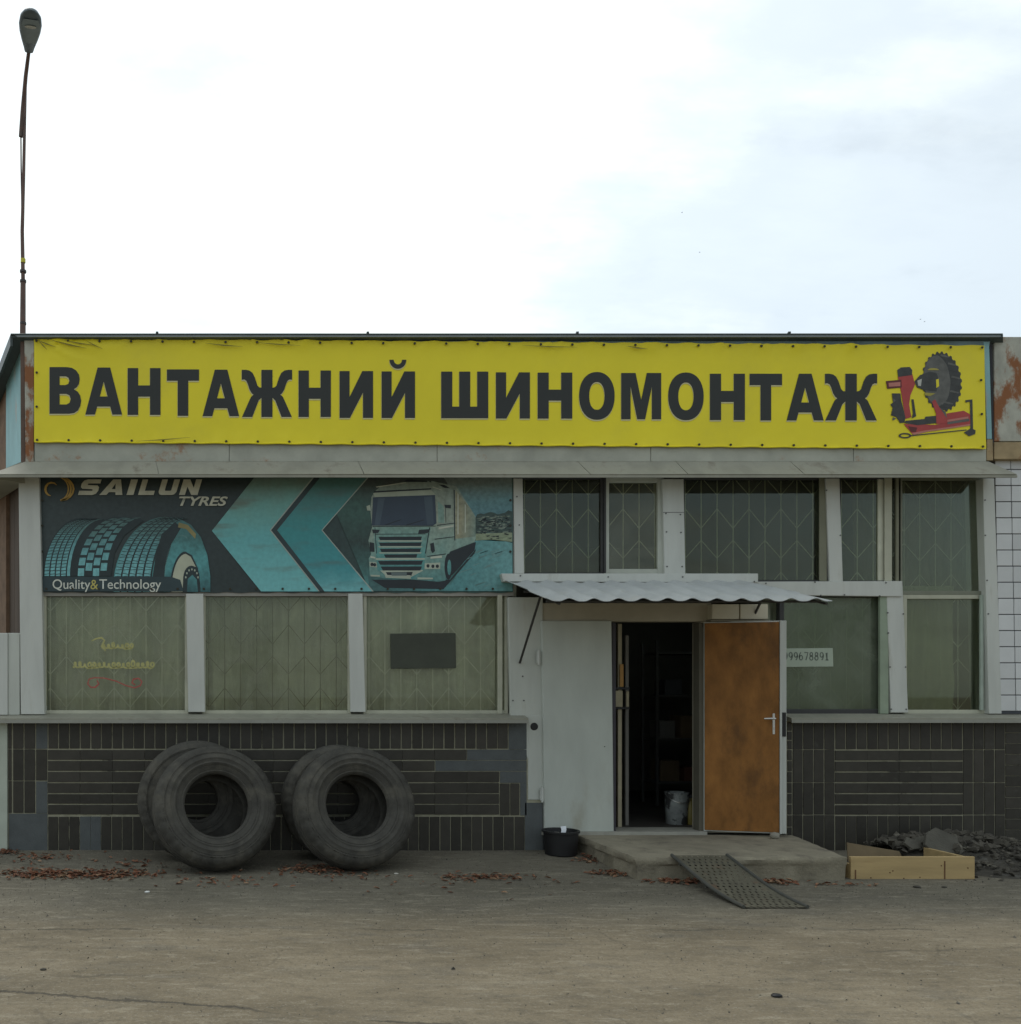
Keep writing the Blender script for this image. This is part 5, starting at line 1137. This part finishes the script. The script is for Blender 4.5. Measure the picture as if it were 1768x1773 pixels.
for i, (px, py, y, s, tx, ty) in enumerate(((1632, 1462, -.62, .21, .95, .30), (1598, 1459, -.50, .10, .8, -.3), (1578, 1462, -.56, .09, .9, .2), (1615, 1452, -.35, .10, .9, .5), (1668, 1463, -.52, .12, .7, .7), (1700, 1466, -.5, .11, .5, .4), (1725, 1472, -.55, .09, .5, .2), (1656, 1450, -.30, .09, .8, -.2), (1750, 1480, -.6, .10, .4, .3))):
    c = W(px, py, y); b = MB(); m_ = rr.randint(5, 7); rad = [rr.uniform(.72, 1) for _ in range(m_)]; k = 0
    rot = Matrix.Rotation(ty, 3, 'Y') @ Matrix.Rotation(tx, 3, 'X')
    for sg in (-1, 1):
        for j in range(m_): a = 6.283*j/m_+i; b.v.append(c+rot @ Vector((math.cos(a)*rad[j]*s, math.sin(a)*rad[j]*s*.8, sg*.014)))
    b.f = [tuple(reversed(range(m_))), tuple(range(m_, 2*m_))]+[(j, (j+1) % m_, m_+(j+1) % m_, m_+j) for j in range(m_)]
    o = b.build('broken_slab', SLB, bevel=.003)
    tag(o, 'largest flat grey slab leaning on the dark rubble heap' if i == 0 else 'smaller broken dark slab lying tilted on the rubble heap', 'slab', 'broken slabs on the rubble heap' if i else None)
# door-stop stone
def stone(name, c, s, m, label, cat, flatz=.7, group=None):
    b = MB(); bm = bmesh.new(); bmesh.ops.create_icosphere(bm, subdivisions=2, radius=1)
    for v in bm.verts:
        k = 1+.28*noise.noise(v.co*1.7+Vector(c)*9); v.co = Vector((v.co.x*k*s, v.co.y*k*s*.8, v.co.z*k*s*flatz))
    zm = min(v.co.z for v in bm.verts)
    me = bpy.data.meshes.new(name)
    for v in bm.verts: v.co.z -= zm
    bm.to_mesh(me); bm.free(); me.materials.append(m); o = bpy.data.objects.new(name, me); COL.objects.link(o); o.location = c
    for p in me.polygons: p.use_smooth = True
    return tag(o, label, cat, group)
STN = mat('pale_stone', (.30, .28, .23), .9, .2, 9, .3, 40)
cs_ = W(1341, 1452, -.27); stone('stone', (cs_.x, -.275, z1-.004), .045, STN, 'pale stone holding the brown door open on the step', 'stone')
# litter on the yard
def gpt(px, py):
    d = (CZ+.035)*F/(py-PY); return Vector((CX+(px-PX)*d/F, d-D, 0))
for px, py, s, m, lab in ((1345, 1725, .028, BLACK, 'flat black scrap lying alone on the bare yard'), (255, 1545, .02, mat('white_litter', (.7, .7, .68), .7), 'small white scrap on the ground before the tyres'), (686, 1515, .02, mat('pale_litter', (.5, .48, .42), .7), 'pale scrap on the ground beside the tyre'),
                         (1588, 1537, .028, DARKR, 'dark pebble on the ground before the pine box'), (1635, 1537, .02, DARKR, 'small dark pebble before the saw-marked end of the pine box'), (75, 1680, .018, DARKR, 'tiny dark pebble on the open yard')):
    p = gpt(px, py); stone('scrap', (p.x, p.y, gz(p.x, p.y)-.003), s, m, lab, 'litter', .35)
# fallen leaves
rr = random.Random(21)
b = MB()
def leaf(p, s):
    a = rr.uniform(0, 6.28); u = Vector((math.cos(a), math.sin(a), rr.uniform(-.35, .35))).normalized(); v = Vector((-math.sin(a), math.cos(a), rr.uniform(-.4, .4))).normalized(); w_ = u.cross(v)
    k = len(b.v); cl = rr.uniform(.1, .45)*s
    b.v += [p-u*s, p-u*s*.2+v*s*.42+w_*cl, p+u*s*.6+v*s*.3+w_*cl*.8, p+u*s, p+u*s*.6-v*s*.3+w_*cl*.7, p-u*s*.2-v*s*.42+w_*cl*.9, p]
    b.f += [(k, k+6, k+1), (k+1, k+6, k+2), (k+2, k+6, k+3), (k+3, k+6, k+4), (k+4, k+6, k+5), (k+5, k+6, k)]
zones = [((130, 1515), (150, 7), 330), ((60, 1517), (80, 7), 120), ((185, 1517), (70, 6), 150), ((8, 1482), (20, 6), 60), ((90, 1490), (70, 8), 60), ((545, 1509), (60, 6), 110), ((560, 1512), (100, 9), 60), ((840, 1521), (80, 5), 120),
         ((1020, 1492), (25, 5), 50), ((1065, 1514), (40, 6), 80), ((1180, 1528), (45, 4), 90), ((1345, 1528), (30, 4), 60), ((1450, 1533), (70, 4), 25), ((380, 1528), (80, 8), 35), ((700, 1530), (300, 16), 45), ((240, 1500), (60, 9), 30)]
for (cx, cyy), (sx_, sy_), n_ in zones:
    for _ in range(n_):
        px, py = rr.gauss(cx, sx_*.55), rr.gauss(cyy, sy_*.55)
        if py < 1476: continue
        p = gpt(px, py)
        if X(996, 0)-.02 < p.x and p.y > -1.21 and p.x < wx1 and not (p.x < X(1000, 0)+(-p.y)*.42): p.y = -1.235+rr.uniform(-.03, .005)
        s = rr.uniform(.014, .034); p.z = gz(p.x, p.y)+s*rr.uniform(.12, .5); leaf(p, s)
lm = mat('dry_leaf', (.17, .068, .034), .8, .6, 14, col2=(.30, .19, .11), t2=(.52, .60), s2=12)
tag(b.build('fallen_leaves', lm), 'dry reddish brown leaves scattered along the foot of wall', 'leaves', kind='stuff')
# grit
b = MB()
for _ in range(9000):
    x = rr.uniform(-5.5, 5.2); y = -abs(rr.gauss(0, 2.2))-.05
    if y < -6 or (X(990) < x < wx1+.1 and y > -1.25): continue
    s = rr.uniform(.002, .0055)*(2.2 if rr.random() < .012 else 1); c = Vector((x, y, gz(x, y)+s*.3)); k = len(b.v)
    b.v += [c+Vector((rr.uniform(-1, 1), rr.uniform(-1, 1), rr.uniform(.2, 1)))*s*.4+Vector(q)*s for q in ((1, 0, -.4), (-.5, .87, -.4), (-.5, -.87, -.4), (0, 0, .7))]
    b.f += [(k, k+1, k+3), (k+1, k+2, k+3), (k+2, k, k+3)]
tag(b.build('yard_grit', mat('grit', (.17, .155, .125), .95, .5, 3, col2=(.05, .047, .04), t2=(.5, .55), s2=6)), 'fine grit and pebbles scattered over the yard', 'grit', kind='stuff')

# ------------------------------------------------------------------ things just inside the doorway
fz = Z(1440)
def can(cx, y, r, h, m, name, label, cat, handle=True):
    t_ = thing(name, label, cat, (cx, y, fz-.004))
    MB().lathe([(0, .002), (r*.86, 0), (r*.88, .004), (r, h), (r*1.04, h+.004), (r*1.04, h+.014), (r*.95, h+.014), (r*.84, .012), (0, .010)], 28, Matrix.Translation((cx, y, fz-.004))).build('body', m, t_, smooth=True)
    if handle:
        pts = [Vector((cx+r*1.03*math.cos(a), y-r*.25*math.sin(a)-.0, fz+h-.004-r*.7*math.sin(a))) for a in [math.pi*i/10 for i in range(11)]]
        MB().tube([p+Vector((0, -r*.9*math.sin(math.pi*i/10), 0)) for i, p in enumerate(pts)], .004, 6).build('handle', CHROME, t_, smooth=True)
    return t_
yi = .55
can(X(1172, yi), yi, .115, .30, mat('grey_bucket', (.30, .32, .31), .5, .35, 9, col2=(.06, .06, .06), t2=(.5, .56), s2=7), 'paint_bucket', 'grey paint bucket standing inside the dark doorway', 'bucket')
cn = thing('oil_bottle', 'slim yellowish bottle beside the paint bucket in the doorway', 'bottle', (X(1196, .5), .5, fz-.004))
MB().lathe([(0, 0), (.036, 0), (.04, .01), (.04, .19), (.016, .235), (.016, .27), (0, .27)], 18, Matrix.Translation((X(1196, .5), .5, fz-.004))).build('body', mat('yellowish_plastic', (.25, .20, .05), .5, .15, 6), cn, smooth=True)
MB().lathe([(.02, .262), (.02, .295), (0, .295)], 14, Matrix.Translation((X(1196, .5), .5, fz-.004))).build('cap', BLACK, cn, smooth=True)
pk_ = MB().hexa([W(1206, 1438, .16), W(1217, 1438, .16), W(1216, 1341, .17), W(1205, 1341, .17)], [W(1206, 1438, .16)+Vector((0, .025, 0)), W(1217, 1438, .16)+Vector((0, .025, 0)), W(1216, 1341, .17)+Vector((0, .025, 0)), W(1205, 1341, .17)+Vector((0, .025, 0))])
tag(pk_.build('plank', mat('pale_plank', (.34, .31, .22), .8, .15, 5, stretch=(1, 1, .2)), bevel=.002), 'short pale plank upright against the right door jamb', 'plank')
rk = thing('wooden_rack', 'cream wooden rack with amber panel just inside the doorway', 'rack', (X(1075, .35), .35, fz-.004))
CRM = mat('cream_wood', (.45, .40, .27), .7, .15, 6); AMB = mat('amber_panel', (.50, .26, .06), .5, .15, 6)
MB().box(X(1070, .3), X(1077, .3), .30, .34, fz-.004, Z(1080, .3)).build('upright', CRM, rk, .003); MB().box(X(1083, .42), X(1089, .42), .42, .46, fz-.004, Z(1100, .42)).build('upright', mat('grey_wood', (.2, .19, .17), .8), rk, .003)
MB().box(X(1073, .29), X(1079.5, .29), .285, .298, Z(1189, .29), Z(1150, .29)).build('amber_panel', AMB, rk, .002)
MB().box(X(1063, .28), X(1090, .28), .27, .47, Z(1194, .28), Z(1190, .28)).build('shelf', BLACK, rk, .002)
MB().box(X(1064, .29), X(1078, .29), .285, .299, Z(1224, .29), Z(1196, .29)).build('cream_box', CRM, rk, .003); MB().box(X(1084, .35), X(1089, .35), .345, .36, Z(1224, .35), Z(1197, .35)).build('cream_box', CRM, rk, .003)
MB().box(X(1064, .28), X(1090, .28), .27, .47, Z(1228, .28), Z(1224.6, .28)).build('shelf', BLACK, rk, .002)

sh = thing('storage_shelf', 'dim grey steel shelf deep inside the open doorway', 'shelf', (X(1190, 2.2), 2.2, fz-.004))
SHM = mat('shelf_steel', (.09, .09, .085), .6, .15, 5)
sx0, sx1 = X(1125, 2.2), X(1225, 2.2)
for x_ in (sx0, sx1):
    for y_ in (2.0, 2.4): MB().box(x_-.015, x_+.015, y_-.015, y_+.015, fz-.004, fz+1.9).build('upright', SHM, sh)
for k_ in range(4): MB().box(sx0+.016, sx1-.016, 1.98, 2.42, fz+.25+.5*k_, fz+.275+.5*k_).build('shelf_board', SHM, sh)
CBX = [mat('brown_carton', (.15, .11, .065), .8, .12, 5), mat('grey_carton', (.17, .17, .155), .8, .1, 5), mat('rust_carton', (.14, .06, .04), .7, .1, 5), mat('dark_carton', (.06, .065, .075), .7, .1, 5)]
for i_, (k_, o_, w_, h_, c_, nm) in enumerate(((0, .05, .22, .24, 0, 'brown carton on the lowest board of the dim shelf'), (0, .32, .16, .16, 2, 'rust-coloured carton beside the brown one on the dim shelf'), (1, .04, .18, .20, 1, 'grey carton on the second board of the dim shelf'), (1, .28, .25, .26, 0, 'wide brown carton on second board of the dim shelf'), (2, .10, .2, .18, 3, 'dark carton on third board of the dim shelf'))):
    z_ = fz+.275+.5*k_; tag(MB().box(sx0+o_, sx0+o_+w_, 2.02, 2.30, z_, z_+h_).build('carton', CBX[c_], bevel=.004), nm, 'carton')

# ------------------------------------------------------------------ street lamp behind the building
ly = 5.3+1.8
Lp = thing('street_lamp', 'tall slender street lamp with oval head rising behind the roof', 'street lamp', (X(39, ly), ly, 0))
POLE = mat('rusty_lamp_pole', (.14, .085, .07), .7, .25, 3, col2=(.10, .10, .10), t2=(.5, .7), s2=1.2)
MB().tube([(X(39, ly), ly, -.05), W(39.5, 575, ly), W(40, 487, ly)], [.055, .05, .045], 12).build('pole', POLE, Lp, smooth=True)
MB().tube([W(40, 487, ly), W(38.5, 400, ly), W(41, 300, ly), W(43, 200, ly), W(44.5, 130, ly)], [.034, .032, .028, .026, .024], 10).build('upper_pole', POLE, Lp, smooth=True)
MB().tube([W(36.2, 237, ly+.02), W(39.5, 190, ly-.05), W(44.5, 132, ly-.2), W(47.5, 108, ly-.35), W(50, 88, ly-.5)], [.038, .038, .034, .032, .03], 10).build('arm', POLE, Lp, smooth=True)
MB().tube([W(36.2, 235, ly+.02), W(36.6, 290, ly), W(37.5, 340, ly), W(38, 400, ly)], .014, 6).build('cable', mat('lamp_cable', (.10, .06, .055), .7), Lp, smooth=True)
MB().tube([W(40, 455, ly), W(40, 448, ly)], .042, 10).build('yellow_band', mat('yellow_tape', (.6, .55, .05), .6), Lp)
for py in (470, 487, 560): MB().tube([W(40, py+2, ly), W(40, py-2, ly)], .055, 10).build('clamp', mat('clamp_dark', (.06, .05, .05), .6), Lp)
# head: flattened teardrop pointing out over the yard, seen from below
h0 = W(50, 90, ly-.5); h1 = W(54, 17, ly-1.75)
ax = (h1-h0); ln = ax.length; ax.normalize(); sd_ = Vector((1, 0, 0)); sd_ = (sd_-ax*sd_.dot(ax)).normalized(); up = sd_.cross(ax)
if up.z < 0: up = -up
prof = [(0, .075), (.04, .085), (.12, .10), (.3, .145), (.5, .185), (.68, .20), (.84, .18), (.94, .125), (.985, .06), (1, .0)]
b = MB(); ns = 24
for t, r_ in prof:
    for j in range(ns):
        a = 2*math.pi*j/ns; s_ = math.sin(a); r_ = r_; b.v.append(h0+ax*(t*ln)+sd_*(.88*r_*math.cos(a))+up*(r_*(.55*s_ if s_ > 0 else .22*s_)))
for i in range(len(prof)-1):
    for j in range(ns): a_ = i*ns+j; c_ = i*ns+(j+1) % ns; b.f.append((a_, c_, c_+ns, a_+ns))
b.f.append(tuple(range(ns)))
b.build('head', mat('lamp_head_grey', (.12, .15, .17), .5, .12, 8), Lp, smooth=True)
b = MB()
for k_, (t, r_) in enumerate(((.30, .09), (.5, .135), (.72, .15), (.86, .11))): b.v += [h0+ax*(t*ln)+sd_*r_-up*.047, h0+ax*(t*ln)-sd_*r_-up*.047]
b.f = [(0, 1, 3, 2), (2, 3, 5, 4), (4, 5, 7, 6)]; b.build('lens', mat('lamp_lens', (.20, .25, .27), .25, .1, 5), Lp)
b = MB(); c_ = h0+ax*(.70*ln)-up*.055
b.v = [c_+sd_*(.09*math.cos(6.283*j/16))+ax*(.05*math.sin(6.283*j/16)) for j in range(16)]; b.f = [tuple(range(16))]; b.build('reflector', mat('lamp_reflector', (.5, .48, .42), .4, .3, 30), Lp)

# ------------------------------------------------------------------ birds
def bird(px, py, y, s, lab):
    c = W(px, py, y); b = MB(); b.tube([c+Vector((-s*.5, 0, 0)), c+Vector((-s*.2, 0, .02*s)), c+Vector((s*.25, 0, 0)), c+Vector((s*.5, 0, s*.05))], [.02*s, .13*s, .10*s, .02*s], 8)
    o = thing('bird', lab, 'bird', c, 'birds in the sky'); b.build('body', mat('dark_bird', (.03, .03, .03), .8), o, smooth=True)
    for sg in (-1, 1):
        q = MB().add([c+Vector((-.2*s, 0, 0)), c+Vector((.15*s, 0, 0)), c+Vector((0, sg*.5*s, .28*s)), c+Vector((-.25*s, sg*.9*s, .2*s)), c+Vector((-.2*s, 0, .03*s)), c+Vector((.15*s, 0, .03*s)), c+Vector((0, sg*.5*s, .3*s)), c+Vector((-.25*s, sg*.9*s, .22*s))],
                      [(0, 1, 2, 3), (7, 6, 5, 4), (0, 4, 5, 1), (1, 5, 6, 2), (2, 6, 7, 3), (3, 7, 4, 0)]); q.build('wing', mat('dark_bird', (.03, .03, .03)), o)
for px, py in ((1181, 368), (1211.5, 437), (1594, 553), (1601, 557)): bird(px, py, 70, .13, 'tiny dark bird flying in the pale sky')
